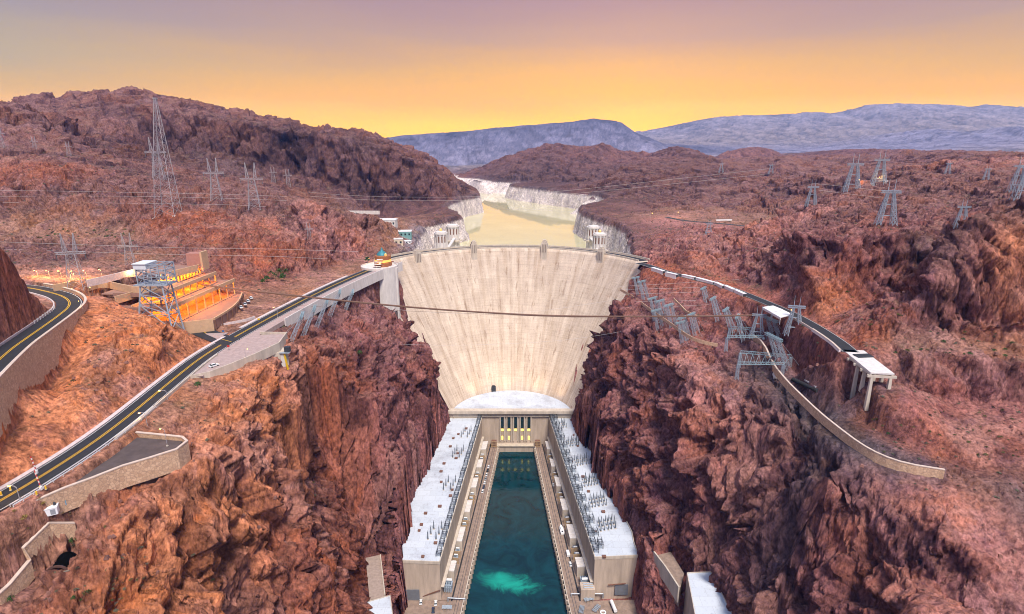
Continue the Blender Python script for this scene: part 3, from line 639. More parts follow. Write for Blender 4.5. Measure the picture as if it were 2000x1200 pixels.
# towards the sunrise / away from it (towards the left)
sunny = ramp(SKY_SUNNY); away = ramp(SKY_AWAY)
sx, sy = math.sin(SUN_AZ), math.cos(SUN_AZ)
dot = math_n('ADD', math_n('MULTIPLY', sp.outputs['X'], sx), math_n('MULTIPLY', sp.outputs['Y'], sy))
mr = N.new('ShaderNodeMapRange'); mr.interpolation_type = 'SMOOTHSTEP'; mr.inputs['From Min'].default_value = .5; mr.inputs['From Max'].default_value = .96; L.new(dot, mr.inputs['Value'])
mx0 = N.new('ShaderNodeMix'); mx0.data_type = 'RGBA'; L.new(mr.outputs[0], mx0.inputs[0]); L.new(away, mx0.inputs[6]); L.new(sunny, mx0.inputs[7])
# the half of the sky opposite the sunrise is lavender blue
mb_ = N.new('ShaderNodeMapRange'); mb_.interpolation_type = 'SMOOTHSTEP'; mb_.inputs['From Min'].default_value = .45; mb_.inputs['From Max'].default_value = -.1; L.new(dot, mb_.inputs['Value'])
mx = N.new('ShaderNodeMix'); mx.data_type = 'RGBA'; L.new(mb_.outputs[0], mx.inputs[0]); L.new(mx0.outputs[2], mx.inputs[6]); L.new(ramp(SKY_BACK), mx.inputs[7])
# a little of the physical sky, then the afterglow
ad = N.new('ShaderNodeMix'); ad.data_type = 'RGBA'; ad.blend_type = 'ADD'; ad.inputs[0].default_value = .35
L.new(mx.outputs[2], ad.inputs[6]); sc_ = N.new('ShaderNodeMix'); sc_.data_type = 'RGBA'; sc_.blend_type = 'MULTIPLY'; sc_.inputs[0].default_value = 1
L.new(sky.outputs[0], sc_.inputs[6]); sc_.inputs[7].default_value = (.03, .03, .03, 1); L.new(sc_.outputs[2], ad.inputs[7])
L.new(ad.outputs[2], bg.inputs['Color']); bg.inputs['Strength'].default_value = 1.0
# soft light of the bright dusk sky behind the camera
sl = bpy.data.lights.new('sun', 'SUN'); sl.energy = SUN_E; sl.angle = R(SUN_ANG); sl.color = SUN_C
so = bpy.data.objects.new('sun', sl); link(so)
so.rotation_euler = Vector(SUN_DIR).to_track_quat('-Z', 'Y').to_euler()
# ------------------------------------------------------------------ water
def water(name, poly, z, m, sub=0):
    b = MB(); n = len(poly); b.add([(x, y, z) for x, y in poly], [tuple(range(n))])
    o = b.build(name, m); return o
def water_mat(name, deep, rough, bscale, bstr, glow=None, flat=False):
    m, nt, b = nodes_of(name); N, L = nt.nodes, nt.links
    b.inputs['Roughness'].default_value = rough; b.inputs['IOR'].default_value = 1.33; b.inputs['Specular IOR Level'].default_value = .5
    geo = N.new('ShaderNodeNewGeometry')
    n = N.new('ShaderNodeTexNoise'); n.inputs['Scale'].default_value = bscale; n.inputs['Detail'].default_value = 6; n.inputs['Distortion'].default_value = 1.2
    L.new(geo.outputs['Position'], n.inputs['Vector'])
    bp = N.new('ShaderNodeBump'); bp.inputs['Strength'].default_value = bstr; bp.inputs['Distance'].default_value = .5
    L.new(n.outputs['Fac'], bp.inputs['Height']); L.new(bp.outputs['Normal'], b.inputs['Normal'])
    n2 = N.new('ShaderNodeTexNoise'); n2.inputs['Scale'].default_value = bscale * .28; n2.inputs['Detail'].default_value = 7; n2.inputs['Distortion'].default_value = 2.4
    n2.inputs['Roughness'].default_value = .62
    L.new(geo.outputs['Position'], n2.inputs['Vector'])
    cr = N.new('ShaderNodeValToRGB'); cr.color_ramp.elements[0].position = .35; cr.color_ramp.elements[1].position = .7
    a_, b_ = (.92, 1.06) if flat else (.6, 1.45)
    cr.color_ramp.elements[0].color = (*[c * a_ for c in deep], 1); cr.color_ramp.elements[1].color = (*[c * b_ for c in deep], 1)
    L.new(n2.outputs['Fac'], cr.inputs['Fac']); src = cr.outputs['Color']
    if glow:      # the plume of green aerated water
        (gx, gy, sx_, sy_, rot), gc = glow
        mp = N.new('ShaderNodeMapping'); mp.vector_type = 'TEXTURE'; mp.inputs['Location'].default_value = (gx, gy, 0); mp.inputs['Rotation'].default_value = (0, 0, rot); mp.inputs['Scale'].default_value = (sx_, sy_, 50)
        L.new(geo.outputs['Position'], mp.inputs['Vector'])
        ln = N.new('ShaderNodeVectorMath'); ln.operation = 'LENGTH'; L.new(mp.outputs[0], ln.inputs[0])
        s1 = N.new('ShaderNodeMath'); s1.operation = 'MULTIPLY_ADD'; L.new(n2.outputs['Fac'], s1.inputs[0]); s1.inputs[1].default_value = 1.5; L.new(ln.outputs['Value'], s1.inputs[2])
        r2 = N.new('ShaderNodeMapRange'); r2.interpolation_type = 'SMOOTHSTEP'; r2.inputs['From Min'].default_value = 1.6; r2.inputs['From Max'].default_value = .85; L.new(s1.outputs[0], r2.inputs['Value'])
        mm = N.new('ShaderNodeMix'); mm.data_type = 'RGBA'; L.new(r2.outputs[0], mm.inputs[0]); L.new(src, mm.inputs[6]); mm.inputs[7].default_value = (*gc, 1); src = mm.outputs[2]
    L.new(src, b.inputs['Base Color']); return m
M_RIVER = water_mat('river_water', (.002, .030, .038), .08, .16, .2, ((-5, 303, 31, 13, R(-16)), (.008, .30, .22)))
M_LAKE = water_mat('lake_water', (.62, .57, .32), .03, .02, .04, flat=True); M_LAKE.node_tree.nodes['Principled BSDF'].inputs['IOR'].default_value = 2.0  # much of the golden sky reflection is painted into the base colour
tag(water('river_water', [(-72, 60), (80, 60), (60, 300), (26, 478), (-18, 478), (-45, 300)], 0, M_RIVER), 'dark teal river water between the two power plant wings with a green plume', kind='structure')
tag(water('lake_water', [(-112, 520), (-80, 585), (0, 577), (85, 580), (124, 520), (230, 640), (240, 2300), (-330, 2300), (-170, 900)], 132, M_LAKE), 'calm lake behind the dam mirroring the yellow sky, partly painted in', kind='structure')
# ------------------------------------------------------------------ air
def haze_mat():
    m = bpy.data.materials.new('haze'); m.use_nodes = True; nt = m.node_tree; nt.nodes.clear()
    o = nt.nodes.new('ShaderNodeOutputMaterial'); v = nt.nodes.new('ShaderNodeVolumePrincipled')
    v.inputs['Color'].default_value = (*HAZE_C, 1); v.inputs['Density'].default_value = HAZE_D; v.inputs['Absorption Color'].default_value = (1, 1, 1, 1); v.inputs['Anisotropy'].default_value = 0
    nt.links.new(v.outputs[0], o.inputs['Volume']); return m
if HAZE_D > 0:
    hz = MB().box((0, 4900, -20), (28000, 10200, 1010)).build('haze', haze_mat()); tag(hz, 'blue evening haze over the far ranges', kind='stuff')
scene.cycles.filter_width = 1.0
scene.cycles.use_denoising = True
def concrete_dam():
    m, nt, b = nodes_of('dam_concrete'); N, L = nt.nodes, nt.links
    b.inputs['Roughness'].default_value = .85; b.inputs['Specular IOR Level'].default_value = .2
    uv = N.new('ShaderNodeAttribute'); uv.attribute_name = 'face'   # x = arc angle*100, y = height
    br = N.new('ShaderNodeTexBrick'); br.offset = .5; br.inputs['Scale'].default_value = 1; br.inputs['Mortar Size'].default_value = .02
    br.inputs['Brick Width'].default_value = 10.5; br.inputs['Row Height'].default_value = 13.0; br.inputs['Mortar Size'].default_value = .12; br.inputs['Mortar Smooth'].default_value = .6; br.inputs['Bias'].default_value = -.1
    br.inputs['Color1'].default_value = (.60, .51, .42, 1); br.inputs['Color2'].default_value = (.54, .455, .37, 1); br.inputs['Mortar'].default_value = (.46, .385, .315, 1)
    br.offset = .0
    L.new(uv.outputs['Vector'], br.inputs['Vector'])
    def noise(sc, detail, scale):
        mp = N.new('ShaderNodeMapping'); mp.inputs['Scale'].default_value = sc; L.new(uv.outputs['Vector'], mp.inputs['Vector'])
        n = N.new('ShaderNodeTexNoise'); n.inputs['Scale'].default_value = scale; n.inputs['Detail'].default_value = detail; n.inputs['Roughness'].default_value = .65; L.new(mp.outputs[0], n.inputs['Vector']); return n.outputs['Fac']
    def mul(src, fac, lo, hi, c0, c1):
        cr = N.new('ShaderNodeValToRGB'); e = cr.color_ramp.elements; e[0].position, e[1].position = lo, hi; e[0].color = (*c0, 1); e[1].color = (*c1, 1); L.new(fac, cr.inputs['Fac'])
        mx = N.new('ShaderNodeMix'); mx.data_type = 'RGBA'; mx.blend_type = 'MULTIPLY'; mx.inputs[0].default_value = 1; L.new(src, mx.inputs[6]); L.new(cr.outputs[0], mx.inputs[7]); return mx.outputs[2]
    s = mul(br.outputs['Color'], noise((1, .04, 1), 4, .2), .36, .56, (.84, .79, .74), (1.06, 1.06, 1.06))       # long runs down the face
    s = mul(s, noise((1, .16, 1), 5, .3), .36, .42, (.74, .69, .65), (1.03, 1.03, 1.03))
    s = mul(s, noise((1, .5, 1), 4, .12), .3, .7, (.86, .82, .8), (1.1, 1.08, 1.05))
    s = mul(s, noise((.06, 2.2, 1), 4, .55), .34, .56, (.90, .89, .88), (1.03, 1.03, 1.03))                         # lift lines
    s = mul(s, noise((1, .9, 1), 7, .9), .34, .46, (.8, .77, .74), (1, 1, 1))
    L.new(s, b.inputs['Base Color'])
    return m
M_DAM = concrete_dam()
M_CONC = mat('pale_concrete', (.56, .48, .39), .85, var=.25, scale=.35, streak=5)
M_CONCW = mat('white_concrete', (.66, .61, .57), .8, var=.2, scale=.4, streak=4)
M_ASPH = mat('asphalt', (.032, .032, .036), .85, var=.3, scale=.5)
dam = thing('dam', 'huge pale concrete arch dam curving across the canyon', 'dam', (0, 540, 0))
def local(vs, o): return [(x - o.location.x, y - o.location.y, z - o.location.z) for x, y, z in vs]
def build_dam():
    na, nz = 140, 60; vs, fs, at = [], [], []
    for i in range(nz + 1):
        z = -2 + (DAM_TOP + 2) * i / nz; r = dam_R(z); yc = dam_Y(z) - r
        amax = R(66) if z > 165 else R(80)
        for j in range(na + 1):
            a = -amax + 2 * amax * j / na
            x, y = r * math.sin(a), yc + r * math.cos(a)
            x *= 1.0
            vs.append((x, y, z)); at.append((a * 100 * 1.0, z, 0))
    n = na + 1
    fs = [(i * n + j, i * n + j + 1, (i + 1) * n + j + 1, (i + 1) * n + j) for i in range(nz) for j in range(na)]
    # upstream side, steep
    k = len(vs); rt = dam_R(DAM_TOP); yc = dam_Y(DAM_TOP) - rt
    for z in (DAM_TOP, 40):
        for j in range(na + 1):
            a = R(66) * (-1 + 2 * j / na); r = rt + 13.6
            vs.append((r * math.sin(a), yc + r * math.cos(a), z)); at.append((a * 100, z, 0))
    top = nz * n
    fs += [(top + j, top + j + 1, k + j + 1, k + j) for j in range(na)] + [(k + j, k + j + 1, k + n + j + 1, k + n + j) for j in range(na)]
    me = bpy.data.meshes.new('dam_face'); me.from_pydata(local(vs, dam), [], fs)
    aa = me.attributes.new('face', 'FLOAT_VECTOR', 'POINT'); aa.data.foreach_set('vector', [c for v in at for c in v])
    me.materials.append(M_DAM); me.polygons.foreach_set('use_smooth', [True] * len(me.polygons))
    bm = bmesh.new(); bm.from_mesh(me); bmesh.ops.recalc_face_normals(bm, faces=bm.faces); bm.to_mesh(me); bm.free()
    o = link(bpy.data.objects.new('dam_face', me), dam)
    return rt, yc
RT, YC = build_dam()
def arc(r, a0, a1, z, n=90): return [(r * math.sin(a0 + (a1 - a0) * i / n), YC + r * math.cos(a0 + (a1 - a0) * i / n), z) for i in range(n + 1)]
def dpart(mb, name, m):
    mb.v = local(mb.v, dam); return mb.build(name, m, dam)
AM = R(64)
dpart(MB().wall(arc(RT + .45, -AM, AM, DAM_TOP), .9, 1.5), 'parapet', M_CONC)
dpart(MB().wall(arc(RT + 13.1, -AM, AM, DAM_TOP), .9, 1.5), 'parapet', M_CONC)
dpart(MB().ribbon(arc(RT + 6.8, -AM, AM, DAM_TOP + .15), [(-4.6, .0), (4.6, .0)]), 'roadway', M_ASPH)
# ------------------------------------------------------------------ shared helpers and materials
def wpart(mb, name, m, parent, **k):
    l = parent.matrix_world.translation if False else parent.location
    p = parent.parent
    off_ = Vector(l)
    while p: off_ += p.location; p = p.parent
    mb.v = [(x - off_.x, y - off_.y, z - off_.z) for x, y, z in mb.v]
    return mb.build(name, m, parent, **k)
def sub(mb, name, m, parent, top, **k):
    """a sub-part given in world coordinates; the part above it has no offset of its own"""
    l = top.location; mb.v = [(x - l.x, y - l.y, z - l.z) for x, y, z in mb.v]; return mb.build(name, m, parent, **k)
M_BUFF = mat('buff_plant_wall', (.50, .40, .315), .85, var=.3, scale=.3, streak=9)
M_ROOFW = mat('white_roof_coating', (.60, .65, .71), .75, var=.12, scale=.5, bump=.05, dirt=(.55, .53, .55))
def roof_mat():
    m, nt, b = nodes_of('white_roof_coating'); N, L = nt.nodes, nt.links; b.inputs['Roughness'].default_value = .8; b.inputs['Specular IOR Level'].default_value = .2
    geo = N.new('ShaderNodeNewGeometry'); br = N.new('ShaderNodeTexBrick'); br.inputs['Scale'].default_value = 1; br.inputs['Brick Width'].default_value = 9; br.inputs['Row Height'].default_value = 6; br.inputs['Mortar Size'].default_value = .09
    br.inputs['Color1'].default_value = (.57, .615, .67, 1); br.inputs['Color2'].default_value = (.52, .565, .62, 1); br.inputs['Mortar'].default_value = (.44, .46, .50, 1); L.new(geo.outputs['Position'], br.inputs['Vector'])  # the blue cast of the sky is put into these whites
    src = br.outputs['Color']
    for sc, lo, hi, c in ((.05, .36, .5, (.74, .72, .73)), (.5, .33, .45, (.80, .78, .77)), (2.2, .3, .42, (.8, .78, .77))):
        n = N.new('ShaderNodeTexNoise'); n.inputs['Scale'].default_value = sc; n.inputs['Detail'].default_value = 7; n.inputs['Roughness'].default_value = .7; L.new(geo.outputs['Position'], n.inputs['Vector'])
        cr = N.new('ShaderNodeValToRGB'); e = cr.color_ramp.elements; e[0].position, e[1].position = lo, hi; e[0].color = (*c, 1); e[1].color = (1, 1, 1, 1); L.new(n.outputs['Fac'], cr.inputs['Fac'])
        mx = N.new('ShaderNodeMix'); mx.data_type = 'RGBA'; mx.blend_type = 'MULTIPLY'; mx.inputs[0].default_value = 1; L.new(src, mx.inputs[6]); L.new(cr.outputs[0], mx.inputs[7]); src = mx.outputs[2]
    L.new(src, b.inputs['Base Color']); return m
M_ROOFW = roof_mat()
M_QUAY = mat('quay_concrete', (.30, .215, .165), .9, var=.35, scale=.4)
M_DARK = mat('dark_steel', (.06, .065, .075), .6, .3, var=.3)
M_STEEL = mat('galvanised_steel', (.40, .43, .46), .5, .5, var=.2)
M_STEELW = mat('weathered_lattice_steel', (.42, .40, .42), .6, .25, var=.2)
M_CYAN = mat('pale_blue_painted_steel', (.32, .45, .49), .55, .2, var=.2)
M_BLUEG = mat('blue_grey_painted_steel', (.36, .41, .47), .55, .2, var=.2)
M_PORC = mat('grey_porcelain', (.09, .11, .13), .35, var=.2)
M_TRAFO = mat('transformer_blue_grey', (.36, .43, .50), .5, .2, var=.2)
M_WHITE = mat('white_paint', (.78, .78, .78), .5, var=.08)
M_BROWN = mat('rusty_brown_paint', (.20, .10, .07), .8, var=.3)
M_TANW = mat('tan_fire_wall', (.42, .29, .17), .85, var=.25)
M_GLASS = mat('dark_window_glass', (.02, .04, .045), .12, spec=.6, var=.1)
M_LITY = mat('lit_yellow_window', (.9, .7, .1), .5, emit=(1, .78, .12, 2.4))
M_LAMP = mat('warm_lamp_glow', (1, .6, .2), .5, emit=(1, .5, .10, 22))
M_RUB = mat('black_rubber', (.03, .03, .03), .8, var=.1)
M_RED = mat('red_paint', (.5, .03, .03), .5, var=.1)
M_YEL = mat('yellow_paint', (.75, .48, .02), .5, var=.1)
# ------------------------------------------------------------------ power plant
WIN_L = [(-43, 281), (-27.5, 467)]; WIN_R = [(49.8, 285), (34.0, 467)]
WL = [WIN_L[0], WIN_L[1]] + [(WING_L[-1][0], 467)] + WING_L[::-1]
WR = [WIN_R[0], WIN_R[1]] + [(WING_R[-1][0], 467)] + WING_R[::-1]
def wing(poly, label, side, door, nvent):
    w = thing('power_plant_wing', label, 'power plant', (sum(p[0] for p in poly) / len(poly), 370, 4))
    wpart(MB().prism(poly, 2, 32.4), 'wall', M_BUFF, w)
    wpart(MB().prism(poly, 32.4, 33), 'roof', M_ROOFW, w)
    ring = [(*p, 33) for p in poly] + [(*poly[0], 33)]
    wpart(MB().wall(ring, .55, .75, -1.2), 'parapet', M_CONC, w)
    wpart(MB().box(door, (8, .5, 7.5)), 'door', mat('grey_roller_door', (.16, .17, .19), .6, var=.15), w)
    # ledge along the foot of the river side wall
    a, b = poly[0], poly[1]
    wpart(MB().wall([(a[0] + side * 1.0, a[1] + .8, 14.5), (b[0] + side * 1.0, b[1] - 1, 14.5)], 2.0, .5), 'ledge', M_CONC, w)
    random.seed(3 if side > 0 else 4)
    xs = [p[0] for p in poly]
    for k in range(nvent):
        y = 287 + k * (170 / nvent) + random.uniform(-3, 3); t = (y - 281) / 186
        xi = a[0] + (b[0] - a[0]) * t; x = xi - side * random.choice((6, 11, 16, 19))
        s = random.uniform(1.3, 2.4)
        wpart(MB().box((x, y, 33), (s, s * .8, .9)).box((x, y, 33.9), (s * 1.15, s * .95, .18)), 'roof_vent', M_BROWN, w)
    for k in range(6):   # wall ribs under the parapet of the end wall
        pass
    return w
wl = wing(WL, 'long white roofed power plant wing on the left bank with only short groups of masts', 1, (-60, 281.0, 5.9), 17)
wr = wing(WR, 'long white roofed power plant wing on the right bank crowded with masts', -1, (67, 285.2, 5.9), 8)
# central block
cp = thing('power_plant_centre', 'cross block of the power plant with crescent white roof and five tall windows', 'power plant', (3, 480, 4))
fr = [(-56, 469), (59, 469)]
arc40 = [(x, dam_face(x, 38) - .3) for x in np.linspace(54, -54, 40)]
roofp = [(-57, 470), (58, 470), (57, 476)] + arc40 + [(-56, 476)]
wpart(MB().prism(roofp, 36, 40), 'roof', M_ROOFW, cp)
wpart(MB().box((1, 468.6, 34.2), (118, 3.4, 4.2)).box((1, 467.6, 38.4), (119, 6, 2.6)), 'cornice', M_CONC, cp)
wpart(MB().box((3, 476, -3), (64, 15.4, 37.2)), 'facade', M_BUFF, cp)
for i in range(5):
    x = -8.9 + i * 6.1
    wpart(MB().box((x, 468.1, 22.6), (2.5, .5, 11.4)), 'window', M_GLASS, cp)
    wpart(MB().box((x, 468.1, 19.6), (2.2, .5, 1.9)), 'lit_window', M_LITY, cp)
    if i != 2: wpart(MB().box((x, 468.1, 10.6), (1.2, .5, 3.6)), 'lit_door', M_LITY, cp)
    for s in (-1, 1): wpart(MB().box((x + s * 1.95, 467.7, 9.5), (.9, 1.1, 24.7)), 'pilaster', M_CONC, cp)
wpart(MB().box((3, 466.4, -3), (40, 4, 9.2)), 'water_wall', M_BUFF, cp)
wpart(MB().box((3, 465.8, 6.2), (42, 5, .5)), 'walkway', M_CONC, cp)
for x, lab in ((-16.5, 'brown slatted gate housing at the left head of the tailrace'), (23.5, 'brown slatted gate housing at the right head of the tailrace')):
    g = thing('gate_housing', lab, 'gate housing', (x, 464, 6.2))
    b = MB()
    for k in range(5): b.box((-2.4 + k * 1.2, -1.9, 0), (.35, .35, 6))
    for k in range(4): b.box((0, -1.9, .6 + k * 1.7), (5.4, .3, .35))
    b.build('grille', M_TANW, g); MB().box((0, 0, 0), (4.8, 3.2, 5.8)).build('box', M_BROWN, g)
tag(wpart(MB().box((-18, 511.2, 40), (4.2, 3, 4.6)).box((-18, 511.2, 44.6), (3, 2, 1.2)), 'roof_hut', M_DARK, thing('roof_hut', 'small dark hut on the crescent white roof against the dam foot', 'hut', (-18, 511.2, 40))), None)
# quays
WE_L = [(-31.5, 250), (-29, 280), (-12, 468)]; WE_R = [(36, 250), (33.7, 280), (20.5, 468)]
def quay(line, side, lab, outer):
    q = [(*p, 6) for p in line]
    b = MB(); w = 8.6 * side
    top = [(p[0] + w, p[1]) for p in line]
    b.prism([*line, *top[::-1]], -6, 6)
    b.prism([line[1], line[2], (outer[1][0], 467.5), (outer[0][0], 281)], -6, 5.9)          # terrace floor
    b.prism([(line[0][0], 236), (line[0][0], 250), line[1], (line[1][0] + 8.6 * side, 280.3), (line[1][0] + 46 * side, 281.5), (line[1][0] + 46 * side, 236)], -6, 5.85)
    o = b.build('quay', M_QUAY); tag(o, lab, kind='structure')
    p = MB()
    for a, c in zip(line, line[1:]):
        n = int(math.hypot(c[0] - a[0], c[1] - a[1]) / 4.2)
        for i in range(n):
            t = i / n; p.box((a[0] + (c[0] - a[0]) * t - side * .35, a[1] + (c[1] - a[1]) * t, -3), (1.0, 1.1, 9.6))
    p.build('pier', M_BUFF, o)
    MB().wall([(x + side * .3, y, 6) for x, y in resample2(line)], .5, 1.0).build('kerb', M_CONC, o)
    for d in (3.0, 4.6): MB().ribbon([(x + side * d, y, 6.03) for x, y in line], [(-.12, 0), (.12, 0)]).build('rail', M_DARK, o)
    MB().ribbon([(x + side * 7.6, y, 6.03) for x, y in line[1:]], [(-.5, 0), (.5, 0)]).build('slot', M_RUB, o)
    return o
def resample2(l): return [(p[0], p[1]) for p in resample([(x, y, 0) for x, y in l], 30)]
quay(WE_L, -1, 'brown concrete quay along the left side of the tailrace', [(-45, 281), (-28, 467)])
quay(WE_R, 1, 'brown concrete quay along the right side of the tailrace', [(50, 285), (34, 467)])
# terrace blocks and transformers
def on_line(a, b, t): return (a[0] + (b[0] - a[0]) * t, a[1] + (b[1] - a[1]) * t)
def make_transformer():
    t = thing('transformer', '', 'transformer', (0, 0, 0))
    MB().box((0, 0, 0), (2.8, 2.2, 2.9)).box((0, 0, 2.9), (3, 2.4, .25)).build('tank', M_TRAFO, t)
    for s in (-1, 1):
        r = MB()
        for k in range(4): r.box((-1.1 + k * .72, s * 1.6, .5), (.3, .7, 2.2))
        r.build('radiator', M_TRAFO, t)
    MB().bar((-1.2, .9, 4.0), (1.2, .9, 4.0), .95, n=10).build('conservator', M_WHITE, t)
    for k in (-1, 0, 1): MB().lathe((k * .85, -.5, 3.1), [(.26, 0), (.16, .3), (.24, .5), (.14, .9), (.05, 1.5)], 8).build('bushing', M_PORC, t)
    return t
def car_mesh():
    b = MB(); n = 8
    prof = [(-2.2, .35), (-2.25, .8), (-1.9, .95), (-1.5, 1.0), (1.1, .95), (2.1, .82), (2.25, .6), (2.2, .35)]
    for s in (-1, 1): b.v += [(x, s * (.88 if z < .9 else .8), z) for x, z in prof]
    b.f += [(i, i + 1, n + i + 1, n + i) for i in range(n - 1)] + [(n - 1, 0, n, 2 * n - 1), tuple(range(n))[::-1], tuple(range(n, 2 * n))]
    return b
CARMATS = {}
def make_car(colour, col, kind='car', label='', loc=(0, 0, 0), rz=0, group=None, cat=None):
    if colour not in CARMATS: CARMATS[colour] = mat(colour + '_car_paint', col, .3, .1, var=.05, spec=.5)
    m = CARMATS[colour]; c = thing('parked_' + kind, label, cat or kind, loc, rz, group)
    if kind == 'truck' or kind == 'van':
        L = 5.6 if kind == 'van' else 9
        MB().box((-.6, 0, .6), (L - 1.6, 2.1, 2.2)).build('box_body', m, c, bevel=.1)
        MB().box((L / 2 - .75, 0, .5), (1.5, 2.0, 1.7), top=(.7, .95)).build('cab', m, c, bevel=.08)
        MB().box((L / 2 - .35, 0, 1.35), (.75, 1.7, .6)).build('windscreen', M_GLASS, c)
        wx = (-L / 2 + 1.3, L / 2 - 1.1)
    else:
        car_mesh().build('body', m, c)
        MB().box((-.35, 0, .98), (2.7, 1.6, .5), top=(.66, .82)).build('windows', M_GLASS, c)
        MB().box((-.35, 0, 1.481), (1.75, 1.28, .04)).build('roof', m, c)
        wx = (-1.4, 1.4)
    for x in wx:
        for s in (-1, 1): MB().bar((x, s * .78, .33), (x, s * .98, .33), .66, n=10).build('wheel', M_RUB, c)
    return c
ORD = ['first', 'second', 'third', 'fourth', 'fifth', 'sixth', 'seventh', 'eighth', 'ninth', 'tenth', 'eleventh', 'twelfth']
proto_t = make_transformer(); used = False
def terrace(wa, wb, qa, qb, side, bank):
    """blocks and bays from the near end to the far end; wa-wb the wing wall, qa-qb the quay"""
    global used
    L0 = 187.0; pos = 2.0; k = 0; nb = 0; nt_ = 0
    seq = [('bay', 14, 1), ('block', 9, 0), ('bay', 19, 3), ('block', 15, 0), ('bay', 17, 3), ('block', 14, 0), ('bay', 17, 3), ('block', 13, 0), ('bay', 16, 3), ('block', 12, 0), ('bay', 17, 3), ('block', 14, 0)]
    ang = math.atan2(wb[0] - wa[0], wb[1] - wa[1])
    for typ, ln, n in seq:
        t0, t1 = pos / L0, min((pos + ln) / L0, .985); pos += ln
        a0, a1, q0, q1 = on_line(wa, wb, t0), on_line(wa, wb, t1), on_line(qa, qb, t0), on_line(qa, qb, t1)
        g = .35 * side
        if typ == 'block':
            lab = '%s pale roofed block from the near end of the %s terrace' % (ORD[nb], bank); nb += 1
            o = thing('terrace_block', lab, 'block', ((a0[0] + q1[0]) / 2, (a0[1] + q1[1]) / 2, 5.9), 0, 'roofed blocks on the %s terrace' % bank)
            poly = [(a0[0] + g, a0[1]), (a1[0] + g, a1[1]), (q1[0] - g, q1[1]), (q0[0] - g, q0[1])]
            wpart(MB().prism(poly, 5.9, 13.2), 'wall', M_CONC, o); 
            b = MB(); b.prism(poly, 13.2, 13.8)
            for u in (.25, .5, .75):
                p0, p1 = on_line(poly[0], poly[1], u), on_line(poly[3], poly[2], u); b.bar((*p0, 13.9), (*p1, 13.9), .5)
            wpart(b, 'roof', M_CONCW, o)
        else:
            for s in range(n + 1):
                u = s / n; p0, p1 = on_line(a0, a1, u), on_line(q0, q1, u)
                if n > 1 and 0 < s < n + 1:
                    o = MB().wall([(p0[0] + g, p0[1] + .3, 5.9), (p1[0] - g, p1[1] + .3, 5.9)], .45, 4.6 if s not in (0, n) else 5.2)
                    tag(o.build('fire_wall', M_TANW), 'thin tan fire wall between transformers on the %s terrace' % bank, 'wall', 'fire walls on the %s terrace' % bank)
            for s in range(n):
                u = (s + .5) / n; p0, p1 = on_line(a0, a1, u), on_line(q0, q1, u); c = on_line(p0, p1, .5)
                t = proto_t if not used else copy_tree(proto_t); used = True
                t.location = (c[0], c[1], 5.95); t.rotation_euler = (0, 0, -ang + (math.pi if side < 0 else 0)); t.scale = (1.0, 1.0, 1.0) if n > 1 else (1.7, 1.7, 1.5)
                t['label'] = ('grey blue transformer with white tank between tan fire walls on the %s terrace' % bank) if n > 1 else 'large grey blue transformer in the open bay at the near end of the %s terrace' % bank
                t['group'] = 'transformers on the %s terrace' % bank
terrace(WIN_L[0], WIN_L[1], (-29 - 8.6, 280), (-12 - 8.6, 468), 1, 'left')
terrace(WIN_R[0], WIN_R[1], (33.7 + 8.6, 284), (20.5 + 8.6, 468), -1, 'right')
# masts with stacked insulators on the roofs
def make_mast():
    t = thing('insulator_mast', '', 'mast', (0, 0, 0))
    MB().box((0, 0, 0), (1.0, 1.0, .5)).build('plinth', M_CONC, t)
    prof = [(.12, .5)]
    for k in range(7): prof += [(.52 - k * .03, .8 + k * .75), (.17, 1.15 + k * .75)]
    prof += [(.1, 6.2), (.02, 7.0)]
    MB().lathe((0, 0, 0), prof, 7).build('insulator_stack', M_PORC, t)
    return t
mast = make_mast(); mused = False
def put_mast(x, y, lab, grp, s=1):
    global mused
    t = mast if not mused else copy_tree(mast); mused = True
    t.location = (x, y, 33); t.rotation_euler = (0, 0, random.uniform(-.2, .2)); t.scale = (s, s, s); t['label'] = lab; t['group'] = grp
for gi, (px, py) in enumerate(((846, 1044), (875, 950), (892, 888), (908, 849))):
    nm = ('nearest', 'second', 'third', 'farthest')[gi]
    cx, cy, _ = PZ(px, py, 33)
    for i in range(3):
        for j in range(2): put_mast(cx - 2.6 + j * 5.2 + i * 1.2, cy - 5 + i * 5.0, 'dark slender insulator mast in the %s cluster of six on the left wing roof' % nm, 'masts in the %s cluster on the left wing roof' % nm)
random.seed(11)
for gi, (py, n, nm) in enumerate(((832, 2, 'farthest'), (868, 4, 'far'), (905, 5, 'middle'), (945, 5, 'wide middle'), (985, 5, 'near'), (1030, 5, 'nearest'))):
    for i in range(n):
        for j in range(3):
            y = PZ(1150, py, 33)[1] + (j - 1) * 4.2 + i * .7; t = (y - 285) / 182
            xi = WIN_R[0][0] + (WIN_R[1][0] - WIN_R[0][0]) * t
            put_mast(xi + 9.5 + i * 2.5 + random.uniform(-.4, .4), y, 'dark insulator mast in the %s dense cluster on the right wing roof' % nm, 'masts in the %s cluster on the right wing roof' % nm, random.uniform(.75, 1.05))
